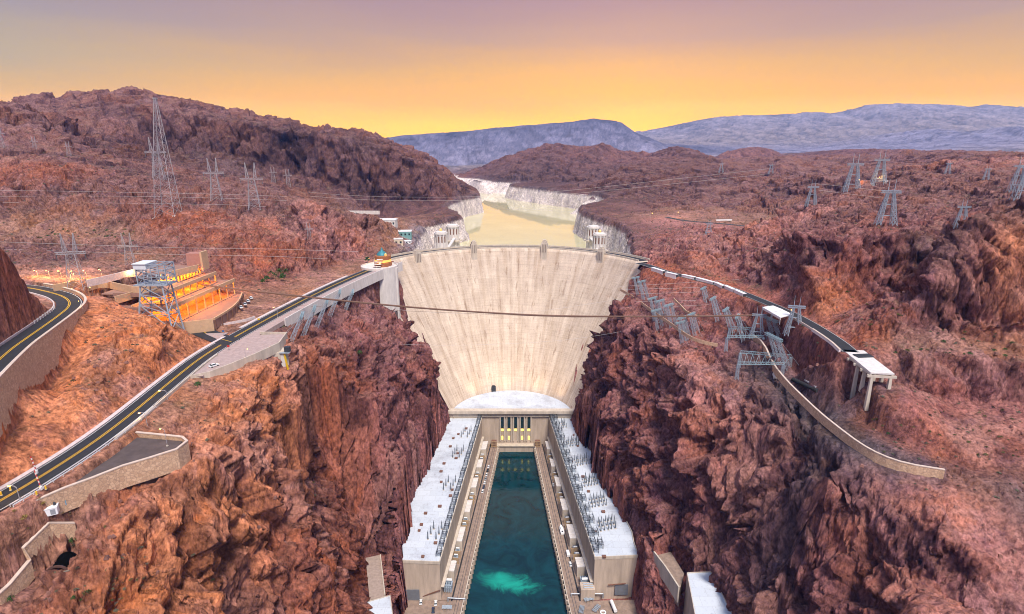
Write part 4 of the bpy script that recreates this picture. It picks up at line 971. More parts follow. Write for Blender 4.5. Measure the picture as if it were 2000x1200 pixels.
def make_switch():
    t = thing('disconnect_switch', '', 'switchgear', (0, 0, 0))
    b = MB()
    for x in (-1.4, 1.4):
        for y in (-2.2, 2.2): b.bar((x, y, 0), (x, y, 3.2), .22)
    for x in (-1.4, 1.4): b.bar((x, -2.4, 3.2), (x, 2.4, 3.2), .25)
    for y in (-2.2, 0, 2.2): b.bar((-1.6, y, 3.2), (1.6, y, 3.2), .2)
    for x in (-1.4, 1.4): b.bar((x, -2.2, .2), (x, 2.2, 3.1), .12); b.bar((x, 2.2, .2), (x, -2.2, 3.1), .12)
    b.build('frame', M_DARK, t)
    for y in (-2.2, 0, 2.2):
        for x in (-1.2, 1.2): MB().lathe((x, y, 3.3), [(.1, 0), (.3, .3), (.14, .6), (.28, .9), (.12, 1.2), (.05, 1.9)], 7).build('insulator', M_PORC, t)
        MB().bar((-1.2, y, 5.2), (1.2, y, 5.5), .14).build('blade', M_STEEL, t)
    MB().box((0, 0, .05), (2.0, 3, 1.2)).build('cabinet', M_BLUEG, t)
    return t
sw = make_switch(); first = True
for wa, wb, side, bank, n, o2 in ((WIN_L[0], WIN_L[1], -1, 'left', 22, 1.7), (WIN_R[0], WIN_R[1], 1, 'right', 24, 1.7), (WIN_R[0], WIN_R[1], 1, 'right', 15, 5.4)):
    for i in range(n):
        t = (i + .8) / n; c = on_line(wa, wb, min(t, .985)); o = sw if first else copy_tree(sw); first = False
        o.location = (c[0] + side * o2, c[1], 33); o.rotation_euler = (0, 0, -math.atan2(wb[0] - wa[0], wb[1] - wa[1])); o.scale = (1, 1, .8 + .35 * random.random())
        o['label'] = 'dark switchgear frame in the row along the river edge of the %s wing roof' % bank; o['group'] = 'switchgear along the %s wing roof edge' % bank
# cars, boat and stores on the quays
for k in range(7):
    c = on_line((-29 - 4.6, 280), (-12 - 4.6, 468), .60 + k * .032)
    make_car(('white', 'dark_blue', 'white', 'grey', 'white', 'black', 'white')[k], ((.75, .75, .75), (.03, .04, .08), (.75, .75, .75), (.3, .31, .33), (.75, .75, .75), (.02, .02, .025), (.75, .75, .75))[k], 'car',
             '%s car in the row on the left quay, %s from the near end' % (('white', 'dark blue', 'white', 'grey', 'white', 'black', 'white')[k], ORD[k]), (c[0], c[1], 6.02), math.pi / 2 - .09, 'cars parked on the left quay')
for px, py, colr, cc, lab in ((822, 1176, 'white', (.75, .75, .75), 'white car parked near the grey door of the left wing'), (851, 1178, 'white', (.75, .75, .75), 'white car parked between a white car and steel racks on the left apron'), (846, 1192, 'dark_blue', (.03, .04, .08), 'dark car parked at the bottom edge of the left apron')):
    x, y, z = PZ(px, py, 6.4); make_car(colr, cc, 'car', lab, (x, y, 5.87), math.pi / 2 + .1, 'cars parked on the left apron')
x, y, z = PZ(1109, 1082, 7); make_car('white', (.75, .75, .75), 'van', 'white box van parked on the right quay behind a pickup', (x, y, 6.02), math.pi / 2 + .08)
x, y, z = PZ(1114, 1101, 7); make_car('white', (.75, .75, .75), 'car', 'white pickup parked on the right quay in front of the box van', (x, y, 6.02), math.pi / 2 + .08, cat='pickup')
x, y, z = PZ(1081, 946, 7); make_car('white', (.75, .75, .75), 'car', 'white car parked alone far up the right quay', (x, y, 6.02), math.pi / 2 + .08)
def boat(x, y, z, rz):
    b = thing('work_boat', 'white motor boat standing on the right quay', 'boat', (x, y, z), rz)
    pr = [(-4, 1.2, .5), (-3.8, 1.35, 1.9), (1, 1.4, 2.0), (3, .9, 2.2), (4.6, .05, 2.5)]
    m = MB(); n = len(pr)
    for s in (-1, 1): m.v += [(px, s * w, h) for px, w, h in pr]
    m.v += [(px, 0, .35 + .12 * i * i * .5) for i, (px, w, h) in enumerate(pr)]
    m.f += [(i, i + 1, n + i + 1, n + i) for i in range(n - 1)] + [(i, i + 1, 2 * n + i + 1, 2 * n + i) for i in range(n - 1)] + [(n + i, n + i + 1, 2 * n + i + 1, 2 * n + i) for i in range(n - 1)] + [(0, n, 2 * n)]
    m.build('hull', M_WHITE, b); MB().box((-.6, 0, 1.95), (2.6, 1.8, 1.3), top=(.75, .8)).build('cabin', M_WHITE, b); MB().box((.75, 0, 2.3), (.3, 1.5, .7)).build('windscreen', M_GLASS, b); MB().box((-2.8, 0, 2.0), (1, 1.2, .25)).build('hatch', M_DARK, b)
x, y, z = PZ(1097, 1036, 7); boat(x, y, 6.05, math.pi / 2 + .09)
def racks(px, py, lab, rz=0):
    x, y, z = PZ(px, py, 6.5); r = thing('pipe_rack', lab, 'rack', (x, y, 5.87), rz)
    b = MB()
    for i in (-2, 0, 2):
        for s in (-1.5, 1.5): b.bar((i, s, 0), (i, s, 2.2), .18)
        b.bar((i, -1.6, 1.2), (i, 1.6, 1.2), .15)
    b.build('frame', M_STEEL, r)
    for s in (-1, -.3, .4, 1.1): MB().bar((-3, s, 1.4), (3, s, 1.4), .4, n=8).build('pipe', M_TRAFO, r)
racks(873, 1188, 'grey pipe rack on the left apron beside the quay'); racks(1150, 1172, 'rack of dark pipes beside the right wing corner', .3); racks(1136, 1192, 'pale blue pipe rack near the right quay edge', 1.3); racks(1165, 1190, 'grey pipe rack in the middle of the right apron', .9)
x, y, z = PZ(1198, 1186, 7)
tt = thing('tank_trailer', 'white tank trailer parked on the right apron', 'trailer', (x, y, 5.87), -.75 + math.pi / 2 + .9)
MB().bar((-4, 0, 1.9), (4, 0, 1.9), 2.1, n=14).build('tank', M_WHITE, tt); MB().box((0, 0, .7), (8, 1.6, .3)).build('chassis', M_DARK, tt)
for xx in (-3, -1.8, 3):
    for s in (-1, 1): MB().bar((xx, s * .8, .5), (xx, s * 1.1, .5), 1.0, n=10).build('wheel', M_RUB, tt)
x, y, z = PZ(1178, 1195, 7)
tag(MB().lathe((x, y, 5.87), [(1.1, 0), (1.8, 0), (1.8, .8), (1.1, .8), (1.1, 0)], 18).build('large_ring', M_WHITE), 'white rimmed ring lying on the right apron', 'ring')
for pts, lab in (([PZ(875, 1168, 8.5), PZ(908, 1170, 7.5)], 'grey pipe rail across the left quay by the plant corner'), ([PZ(1116, 1160, 8), PZ(1178, 1160, 8.5)], 'grey pipe rail across the right quay by the plant corner')):
    b = MB().bar(pts[0], pts[1], .8, n=8)
    for p in pts: b.box((p[0], p[1], 5.85), (.8, .8, p[2] - 5.8))
    tag(b.build('pipe_rail', M_STEEL), lab, 'rail')
for a, b_, lab in ((PZ(826, 1165, 8), PZ(860, 1153, 14), 'brown stair ramp against the end wall of the left wing'), (PZ(1188, 1143, 14), PZ(1222, 1140, 15), 'thin dark canopy over the door of the right wing')):
    tag(MB().bar(a, b_, .5).build('ramp' if 'ramp' in lab else 'canopy', M_BROWN), lab, 'ramp' if 'ramp' in lab else 'canopy')
# low block in front of the right wing corner with pale pipes
o = thing('corner_block', 'low concrete block at the near corner of the right wing with pale pipes on top', 'block', (46, 284, 5.9))
wpart(MB().box((46, 284.5, 5.9), (8.5, 6.5, 7.2)), 'wall', M_BUFF, o)
for k in range(3): wpart(MB().bar((43.5, 282.7 + k * 1.7, 13.5), (49.4, 282.7 + k * 1.7, 13.5), .6, n=8), 'pipe', M_BLUEG, o)
# lit lamps on the wing walls
for px, py, lab in ((884, 893, 'far left wing'), (925, 872, 'left wing head'), (1087, 866, 'right wing head'), (1101, 908, 'right wing middle')):
    x, y, z = PZ(px, py, 24)
    l = thing('wall_lamp', 'small lit lamp on the river wall of the %s' % lab, 'lamp', (x, y, 24))
    MB().lathe((0, 0, 0), [(.02, -.4), (.4, -.1), (.4, .3), (.02, .5)], 8).build('glass', M_LAMP, l); MB().bar((0, 0, .4), (-1.5 if x < 0 else 1.5, 0, .4), .15).build('bracket', M_DARK, l)
# ------------------------------------------------------------------ dam towers
def dam_tower(px, w, ztop, zbot, lit):
    a, b_, c = ray(px, 486); x = a * (569 / b_)
    ang = math.asin(max(-1, min(1, x / RT)))
    cx, cy = RT * math.sin(ang), YC + RT * math.cos(ang)
    def at(r, z): return (r * math.sin(ang), YC + r * math.cos(ang), z)
    d = 5.0
    m = M_CONC
    b = MB().box(at(RT - .4, zbot), (w, d, ztop - zbot), rz=-ang)
    b.box(at(RT - .4, zbot - 14), (w * .55, d * .6, 14), rz=-ang)
    t = dpart(b, 'tower', m)
    q = MB().box(at(RT - .4, ztop), (w * .78, d * .78, 2.2), rz=-ang).box(at(RT - .4, ztop + 2.2), (w * .5, d * .5, 1.2), rz=-ang)
    q.v = local(q.v, dam); q.build('cap', m, t)
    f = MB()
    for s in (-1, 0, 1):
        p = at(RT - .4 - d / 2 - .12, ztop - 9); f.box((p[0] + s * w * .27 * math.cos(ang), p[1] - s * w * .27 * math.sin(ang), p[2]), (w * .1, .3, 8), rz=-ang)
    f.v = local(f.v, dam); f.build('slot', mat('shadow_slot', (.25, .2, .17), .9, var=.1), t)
dam_tower(826, 6.5, 174.5, 150, True); dam_tower(926, 6.2, 177.5, 154, False); dam_tower(1063, 6.2, 178, 154, False); dam_tower(1165, 6.5, 175.5, 150, True)
# flood lights that wash the foot of the dam
for x in (-34, -8, 22, 42):
    l = bpy.data.lights.new('flood_lamp', 'SPOT'); l.energy = 10000; l.color = (1, .62, .24); l.spot_size = R(100); l.spot_blend = .9; l.shadow_soft_size = 1
    o = bpy.data.objects.new('flood_lamp', l); link(o); o.location = (x, dam_face(x, 42) - 16, 42.2); o.rotation_euler = Vector((0, .75, .66)).to_track_quat('-Z', 'Y').to_euler()
# ------------------------------------------------------------------ intake towers
M_GOLD = mat('gilded_lantern', (.75, .48, .16), .4, .3, var=.1, emit=(1, .55, .15, .35))
def intake(x, y, zt, r, lab, lantern):
    t = thing('intake_tower', lab, 'intake tower', (x, y, 126))
    h = zt - 126
    b = MB().lathe((0, 0, 0), [(r, 0), (r, h - 3)], 24)
    b.build('shaft', M_CONCW, t)
    f = MB()
    for k in range(12):
        a = 2 * math.pi * k / 12; f.box((r * 1.02 * math.cos(a), r * 1.02 * math.sin(a), 0), (1.5, 1.3, h - 2.2), rz=a)
    f.build('fin', M_CONCW, t)
    w = MB()
    for k in range(12):
        a = 2 * math.pi * (k + .5) / 12; w.box((r * math.cos(a), r * math.sin(a), h - 12), (.5, 1.3, 7), rz=a)
    w.build('window', mat('rusty_opening', (.20, .10, .07), .8, var=.2), t)
    MB().lathe((0, 0, h - 3), [(r * 1.14, 0), (r * 1.14, 1.6), (r * .95, 1.6), (r * .95, 2.6), (r * .7, 3.2), (.1, 3.6)], 24).build('cornice', M_CONCW, t)
    if lantern: MB().lathe((0, 0, h + .4), [(1.6, 0), (1.6, 2), (.9, 2.8), (.1, 3.4)], 10).build('lantern', M_GOLD, t)
    d = MB().lathe((0, 0, 30), [(r * 1.2, 0), (r * 1.55, .1), (r * 1.55, 1.2), (r * 1.2, 1.3)], 24)
    d.build('gallery', M_CONC, t)
    # footbridge to the dam crest
    ax, ay = (0, 566) if False else (x * .93, 575)
    br = MB().box(((ax - x) / 2, (ay - y) / 2, 33), (3.2, abs(ay - y), 1.6))
    for k in range(4): br.box(((ax - x) * (k + .5) / 4, (ay - y) * (k + .5) / 4, 10), (3.0, 1.4, 23))
    br.build('bridge', M_CONCW, t)
intake(-81, 640, 179, 6.8, 'nearer left intake tower, round and pale with gilded lantern', True)
intake(-76, 720, 176.5, 7.6, 'farther left intake tower standing half behind the nearer one', False)
intake(100, 640, 177.5, 7.0, 'nearer right intake tower, round and pale with gilded lantern', True)
intake(104, 720, 175, 7.6, 'farther right intake tower standing half behind the nearer one', False)
# ------------------------------------------------------------------ roads
M_LINEY = mat('yellow_road_paint', (.62, .36, .03), .7, var=.2)
M_LINEW = mat('white_road_paint', (.62, .60, .58), .7, var=.2)
M_WALK = mat('pale_pavement', (.40, .30, .275), .85, var=.25, scale=.5)
M_KERB = mat('pink_white_kerb', (.62, .52, .50), .8, var=.25, scale=.8)
def stone_mat(name, c1, c2, mortar, sc):
    m, nt, b = nodes_of(name); N, L = nt.nodes, nt.links; b.inputs['Roughness'].default_value = .9
    geo = N.new('ShaderNodeNewGeometry'); v = N.new('ShaderNodeTexVoronoi'); v.inputs['Scale'].default_value = sc; L.new(geo.outputs['Position'], v.inputs['Vector'])
    v2 = N.new('ShaderNodeTexVoronoi'); v2.feature = 'DISTANCE_TO_EDGE'; v2.inputs['Scale'].default_value = sc; L.new(geo.outputs['Position'], v2.inputs['Vector'])
    cr = N.new('ShaderNodeValToRGB'); e = cr.color_ramp.elements; e[0].color = (*c1, 1); e[1].color = (*c2, 1); L.new(v.outputs['Color'], cr.inputs['Fac'])
    mr = N.new('ShaderNodeMapRange'); mr.inputs['From Max'].default_value = .08; L.new(v2.outputs['Distance'], mr.inputs['Value'])
    mx = N.new('ShaderNodeMix'); mx.data_type = 'RGBA'; L.new(mr.outputs[0], mx.inputs[0]); mx.inputs[6].default_value = (*mortar, 1); L.new(cr.outputs[0], mx.inputs[7]); L.new(mx.outputs[2], b.inputs['Base Color'])
    bp = N.new('ShaderNodeBump'); bp.inputs['Strength'].default_value = .5; bp.inputs['Distance'].default_value = .2; L.new(mr.outputs[0], bp.inputs['Height']); L.new(bp.outputs['Normal'], b.inputs['Normal'])
    return m
M_STONE = stone_mat('tan_rubble_stone', (.46, .28, .17), (.66, .45, .29), (.34, .22, .15), 1.1)  # lamp light on the hairpin wall is built into this lighter stone
M_COPE = mat('pale_coping', (.58, .46, .38), .85, var=.2)
def offs(pts, d, dz=0):
    out = []
    for i, p in enumerate(pts):
        a = Vector(pts[max(i - 1, 0)]); b = Vector(pts[min(i + 1, len(pts) - 1)]); t = b - a; t.z = 0; t.normalize()
        out.append((p[0] + t.y * d, p[1] - t.x * d, p[2] + dz))
    return out
def road(pts, wl, wr, lab, yellow, edges):
    r = MB().ribbon([(p[0], p[1], p[2]) for p in pts], [(-wl, 0), (wr, 0)]).build('road', M_ASPH); tag(r, lab, kind='structure')
    def line(o, m, w=.16): MB().ribbon(offs(pts, o, .03), [(-w, 0), (w, 0)]).build('road_marking', m, r)
    for o in yellow: line(o, M_LINEY, .17)
    for o in edges: line(o, M_LINEW, .13)
    return r
ra = road(ROAD_AS, 5.0, 5.2, 'black two lane road running straight past the plaza to the dam crest', (-.35, .35), (-4.5, 4.6))
rb = road(ROAD_BS, 5.2, 5.4, 'black road bending round the hairpin on the left', (-.3, .3), (4.7,))
rc = road(ROAD_CS, 4.0, 4.2, 'dark road along the right canyon side', (), (-3.5, 3.6))
rd = road(ROAD_DS, 3.6, 3.6, 'far road loop behind the right abutment', (), (-3.2, 3.2))
p2 = ROAD_ES
rs = road(p2, 5.5, 5.5, 'short black side road meeting the straight road at the car park', (0,), ())
def low_wall(name, pts, w, h, z0, m, cope, lab, cat='wall'):
    t = thing(name, lab, cat, tuple(pts[0]))
    wpart(MB().wall(pts, w, h, z0), 'wall_body', m, t)
    if cope: wpart(MB().wall([(p[0], p[1], p[2] + h) for p in pts], w + .25, .3, .002), 'coping', cope, t)
    return t
# kerbs and pavement beside the straight road
iA = [i for i, p in enumerate(ROAD_AS) if p[1] < 292]
tag(MB().ribbon([ROAD_AS[i] for i in iA], [(-7.0, .12), (-5.2, .12), (-5.2, -.3)]).build('pavement', M_KERB), 'pale kerb strip along the hill side of the straight road', kind='structure')
iB = [i for i, p in enumerate(ROAD_AS) if 300 < p[1] < 440]
tag(MB().ribbon([ROAD_AS[i] for i in iB], [(-7.2, .12), (-5.2, .12), (-5.2, -.3)]).build('pavement', M_KERB), 'pale kerb strip on the car park side of the straight road', kind='structure')
iC = [i for i, p in enumerate(ROAD_AS) if p[1] > 232]
tag(MB().ribbon([ROAD_AS[i] for i in iC], [(5.4, -.3), (5.4, .14), (11.5, .14), (11.6, -2.5)]).build('pavement', M_WALK), 'wide pale pavement on the canyon side of the straight road', kind='structure')
pl = [PZ(x, y, 172.1)[:2] for x, y in ((372, 738), (420, 712), (460, 676), (505, 655), (560, 652), (545, 672), (500, 692), (452, 712), (410, 728))]
tag(MB().prism(pl, 166, 172.12).build('pavement', M_WALK), 'pink paved lookout terrace beside the straight road', kind='structure')
low_wall('terrace_wall', [PZ(x, y, 172.1) for x, y in ((372, 738), (410, 730), (452, 714), (500, 694), (545, 673), (560, 653), (508, 652))], .5, 1.1, -4, M_CONC, None, 'low pale wall round the paved lookout terrace')
# crest wall: canyon side of the road towards the dam
iD = [i for i, p in enumerate(ROAD_AS) if p[1] > 316]
low_wall('roadside_wall', offs([ROAD_AS[i] for i in iD], 11.9), .6, 1.2, -7, M_CONCW, None, 'long pale parapet wall on the canyon side of the road towards the dam')
iE = [i for i, p in enumerate(ROAD_AS) if 176 < p[1] < 262]
low_wall('roadside_wall', offs([ROAD_AS[i] for i in iE], 6.4), .6, .9, -7, M_CONC, None, 'pale stepped retaining wall below the straight road between lookout and plaza')
# guard rails by the plaza
for o, n in ((5.9, 'nearer to the road'), (7.0, 'nearer to the dark plaza')):
    pts = offs([p for p in ROAD_AS if 137 < p[1] < 205], o); g = thing('guard_rail', 'white guard rail between straight road and plaza, %s' % n, 'guard rail', tuple(pts[0]))
    wpart(MB().wall([(p[0], p[1], p[2] + .55) for p in pts], .12, .35), 'beam', M_WHITE, g)
    for p in resample(pts, 4): wpart(MB().box(tuple(p), (.15, .15, .9)), 'post', M_WHITE, g)
# plaza platform
pz_ = [PZ(x, y, 169.4)[:2] for x, y in ((236, 852), (356, 862), (342, 882), (240, 915), (180, 938), (128, 958), (112, 962))]
tag(MB().prism(pz_, 160, 169.4).build('pavement', mat('dark_plaza_paving', (.10, .075, .07), .85, var=.35, scale=.25)), 'dark triangular plaza paving behind the stone parapet', kind='structure')
low_wall('stone_wall', [PZ(x, y, 169.4) for x, y in ((238, 848), (300, 854), (357, 860), (366, 868), (346, 884), (290, 902), (240, 917), (180, 941), (128, 960), (60, 990), (0, 1020), (-60, 1052))], .7, 1.2, -6.5, M_STONE, M_COPE, 'long tan rubble wall round the plaza below the straight road')
low_wall('retaining_wall', [PZ(x, y, 165) for x, y in ((108, 984), (60, 1010), (0, 1042), (-40, 1062))], .6, 1.5, -3, M_CONCW, None, 'white concrete foot wall below the rubble wall at the left edge')
# hairpin wall
hp = [p for p in ROAD_BS if p[1] > 150 or p[0] < -200]
hpw = offs(hp, 6.6); hpw = hpw[:-14]
low_wall('stone_wall', hpw, .8, 1.1, -15, M_STONE, M_COPE, 'tall curved tan rubble wall holding up the hairpin road')
low_wall('kerb_wall', [p for p in offs(ROAD_BS, -6.0) if p[1] < 305], .5, .6, -2, M_KERB, None, 'low pale kerb on the inner side of the hairpin')
b = MB(); tag(b.ribbon(offs(ROAD_BS[:40], -10.5), [(-3.5, .0), (3.5, .0)]).build('pavement', mat('old_grey_asphalt', (.16, .14, .13), .9, var=.3, scale=.3)), 'grey old lay-by inside the hairpin', kind='structure')
gd = thing('guard_fence', 'row of thin posts on the inner bend of the hairpin', 'fence', tuple(ROAD_BS[60]))
for p in resample([p for p in offs(ROAD_BS, -5.0) if 235 < p[1] < 300], 4)[:10]: wpart(MB().box(tuple(p), (.2, .2, 1.7)), 'post', M_WHITE, gd)
# zigzag wall and tunnel at the bottom left
def gpts(px): return [hit(*p) for p in px]
zz = gpts(((150, 1038), (100, 1042), (48, 1087), (63, 1114), (24, 1160), (0, 1180)))
zz = [(x, y, z + .3) for x, y, z in zz]
low_wall('stone_wall', zz, .8, 2.3, -3.5, M_STONE, M_COPE, 'low zigzag tan rubble wall beside the tunnel mouth')
tx, ty, tz = hit(116, 1108)
tn = thing('tunnel_mouth', 'black tunnel mouth in the rock by the zigzag wall', 'tunnel', (tx, ty, tz))
ang_t = math.atan2(-tx, ty)
m_hole = mat('tunnel_dark', (.004, .004, .004), 1, var=.1, spec=0)
b = MB()
prof = [(2.4 * math.cos(t), 2.0 * math.sin(t)) for t in np.linspace(0, math.pi, 12)]
k = len(b.v); b.v += [(x, -1.6, z - .9) for x, z in prof] + [(x, 5, z - .9) for x, z in prof]
b.f += [(i, i + 1, 13 + i, 12 + i) for i in range(11)] + [tuple(range(12, 24))]
o = b.build('bore', m_hole, tn); tn.rotation_euler = (0, 0, .25)
b = MB()
for i in range(11):
    a, c = prof[i], prof[i + 1]; b.bar((a[0] * 1.08, -1.55, a[1] * 1.08 - .9), (c[0] * 1.08, -1.55, c[1] * 1.08 - .9), .5)
b.build('rim', mat('dark_rock_rim', (.10, .05, .04), .9, var=.3), tn)
MB().bar((-3, -1.9, -1.1), (3.4, -2.1, -.3), .3).build('log', mat('weathered_log', (.25, .2, .15), .9, var=.2), tn)
# ------------------------------------------------------------------ lamps, posts, boxes on the left
def make_lamp(h=9, arm=2.4):
    t = thing('street_lamp', '', 'street lamp', (0, 0, 0))
    MB().bar((0, 0, 0), (0, 0, h), .26, .16, n=8).build('pole', M_STEELW, t)
    MB().box((0, 0, 0), (.8, .8, .6)).build('base', M_CONC, t)
    b = MB(); pts = [(0, 0, h - .1), (arm * .3, 0, h + .35), (arm, 0, h + .45)]
    for p, q in zip(pts, pts[1:]): b.bar(p, q, .14)
    b.build('arm', M_STEELW, t)
    MB().box((arm + .3, 0, h + .3), (1.0, .45, .22)).build('lamp_head', M_STEEL, t)
    MB().box((arm + .35, 0, h + .1), (.8, .42, .2)).build('lit_glass', M_LAMP, t)
    return t
def lamp_light(x, y, z, e=260):
    l = bpy.data.lights.new('lamp_light', 'POINT'); l.energy = e; l.color = (1, .50, .14); l.shadow_soft_size = .3
    o = bpy.data.objects.new('lamp_light', l); link(o); o.location = (x, y, z)
lproto = None
def put_lamp(p, rz, lab, light=0, s=1.0):
    global lproto
    if lproto is None: t = lproto = make_lamp()
    else: t = copy_tree(lproto)
    t.location = p; t.rotation_euler = (0, 0, rz); t.scale = (s, s, s); t['label'] = lab; t['group'] = 'street lamps'
    if light: lamp_light(p[0] + 2.4 * s * math.cos(rz), p[1] + 2.4 * s * math.sin(rz), p[2] + 8.6 * s, light)
    return t
def lampxy(px, py, z): x, y, _ = PZ(px, py, z); return (x, y, z)
put_lamp(lampxy(46, 1003, 168), math.pi * .93, 'street lamp nearest the camera at the left edge of the straight road', 500, .95)
put_lamp(lampxy(327, 872, 169.5), math.pi * .9, 'street lamp standing at the tip of the dark plaza', 260, .7)
put_lamp(lampxy(331, 802, 167), math.pi, 'street lamp below the straight road, upper of the two by the stepped wall', 260, .95)
put_lamp(lampxy(290, 842, 168), math.pi, 'street lamp below the straight road, lower of the two by the stepped wall', 260, .8)
for i, (px, py, z) in enumerate(((75, 545, 198.5), (98, 545, 198.5), (121, 546, 198.5), (146, 546, 198.5), (170, 545, 198.5), (200, 543, 198.5), (262, 545, 196), (138, 556, 198.4))):
    put_lamp(lampxy(px, py, z), -math.pi / 2, 'lit lamp over the upper car park, %s from the left' % ORD[i], 2800, .55)
for px, py, z, lab in ((158, 600, 197), (146, 575, 197)) and ((161, 603, 196.5, 'lit lamp on the bend of the hairpin wall, lower one'), (147, 577, 196.8, 'lit lamp on the bend of the hairpin wall, upper one'), (182, 575, 196, 'lit lamp on the slope just outside the hairpin')):
    put_lamp(lampxy(px, py, z), math.pi, lab, 350, .4)
x, y, z = PZ(718, 516, 173); put_lamp((x, y, 172.5), 0, 'lit lamp by the dark tree next to the drum shaped visitor building', 500, .55)
x, y, z = PZ(543, 622, 172); put_lamp((x, y, 172.2), math.pi, 'street lamp on the pavement edge above the lattice towers', 0, .7)
x, y, z = PZ(480, 700, 172); put_lamp((x, y, 172.2), 0, 'pale lamp post on the pink lookout terrace', 0, .5)
def bollard(px, py, lab):
    x, y, z = PZ(px, py, 172.05); t = thing('bollard', lab, 'bollard', (x, y, 172.05), 0, 'yellow bollards')
    MB().lathe((0, 0, 0), [(.22, 0), (.22, 1.15), (.12, 1.3), (.02, 1.32)], 10).build('post', M_YEL, t); MB().lathe((0, 0, 0), [(.34, 0), (.34, .12), (.1, .12)], 10).build('foot', M_CONC, t)
for px, py, lab in ((79, 957, 'yellow bollard next to the white guard rail'), (90, 956, 'yellow bollard right of the striped barrier post'), (72, 967, 'yellow bollard left of the striped barrier post'), (21, 958, 'yellow bollard across the road beside a white post'), (3, 968, 'yellow bollard at the very left edge of the photo')): bollard(px, py, lab)
def barrier(px, py, lab, h):
    x, y, z = PZ(px, py, 172.05); t = thing('barrier_gate', lab, 'barrier', (x, y, 172.05))
    MB().box((0, 0, 0), (.6, .6, 1.1)).build('housing', M_WHITE, t)
    n = 8
    for k in range(n): MB().bar((-.12 * k * h / n, 0, 1.0 + k * h / n), (-.12 * (k + 1) * h / n, 0, 1.0 + (k + 1) * h / n), .22).build('stripe', M_RED if k % 2 else M_WHITE, t)
barrier(81, 957, 'raised red and white barrier arm on the canyon side of the road', 5.5)
barrier(72, 925, 'raised red and white barrier arm on the hill side of the road', 5.0)
x, y, z = PZ(97, 985, 168); t = thing('utility_cabinet', 'white utility cabinet on the slope below the rubble wall', 'cabinet', (x, y, gz(x, y) - .3), .5)
MB().box((0, 0, 0), (3.4, 2.4, 2.3)).build('body', M_WHITE, t, bevel=.08); MB().box((0, 0, 2.3), (3.6, 2.6, .2)).build('lid', M_WHITE, t); MB().box((.6, -1.25, .4), (1.2, .08, 1.6)).build('door', M_STEEL, t); MB().lathe((1, .3, 2.5), [(.35, 0), (.35, .9), (.1, 1.0)], 8).build('vent', M_DARK, t)
x, y, z = PZ(120, 968, 168.5); t = thing('utility_box', 'small blue utility box hanging by the rubble wall', 'box', (x, y, gz(x, y)), .5)
MB().box((0, 0, 0), (1.6, .9, 1.7)).build('body', mat('light_blue_paint', (.15, .32, .42), .5, var=.1), t, bevel=.05); MB().box((0, -.48, .3), (1.2, .06, 1.1)).build('door', M_BLUEG, t); MB().bar((-.6, .3, 1.7), (-.6, .3, 3), .12).build('conduit', M_STEEL, t)
x, y, z = PZ(418, 716, 172.2); make_car('white', (.75, .75, .75), 'car', 'white car parked on the pink lookout terrace', (x, y, 172.14), 1.0)
for k, (px, py) in enumerate(((464, 598), (472, 592), (478, 586), (484, 580))):
    x, y, z = PZ(px, py, 176.5); x += 2; make_car('white', (.75, .75, .75), 'car', 'white car in the line beside the car park ramp, %s from the near end' % ORD[k], (x, y, max(gz(x, y), 175.2) + .05), 2.2, 'cars beside the car park ramp')
x, y, z = PZ(437, 698, 172.2)
# a couple of people sized signs at the junction
def sign(px, py, lab, col):
    x, y, z = PZ(px, py, 172.1); t = thing('road_sign', lab, 'road sign', (x, y, 172.1), .2)
    MB().bar((0, 0, 0), (0, 0, 2.6), .1).build('post', M_STEEL, t); MB().box((0, -.08, 1.8), (1.2, .06, 1.0)).build('panel', col, t)
sign(437, 655, 'small blue sign on the junction island', mat('sign_blue', (.05, .15, .35), .5)); sign(506, 631, 'yellow sign on the kerb where the road passes the car park', M_YEL); sign(447, 685, 'small red sign on the pavement edge', M_RED)
isl = [PZ(x, y, 172.12)[:2] for x, y in ((400, 652), (446, 650), (425, 663))]
tag(MB().prism(isl, 171.6, 172.2).build('pavement', M_WALK), 'grey traffic island at the junction', kind='structure')
# lookout block with the concrete buttress
t = thing('lookout', 'small lookout platform with white buttress wall on the rim rock', 'lookout', PZ(545, 690, 168))
x, y, z = PZ(545, 690, 168); q = [PZ(px, py, 168)[:2] for px, py in ((521, 684), (556, 680), (562, 686), (530, 694))]
wpart(MB().prism(q, 160, 168.4), 'platform', M_CONC, t)
a, b_ = PZ(522, 690, 168), PZ(556, 688, 168)
wpart(MB().wall([(a[0], a[1] - .5, 156), (b_[0], b_[1] - .5, 156)], .8, 12, 0), 'buttress', M_CONCW, t)
wpart(MB().bar((b_[0], b_[1] - .9, 168), (b_[0] + 1.5, b_[1] - 1.2, 156.5), .7), 'yellow_edge', M_YEL, t)
wpart(MB().box((b_[0] + 1.6, b_[1], 168.4), (2.6, 2.4, 2.6)), 'hut', M_DARK, t); wpart(MB().box((b_[0] + .5, b_[1] - 1, 167.9), (5, 2, .3)), 'deck', M_BLUEG, t)
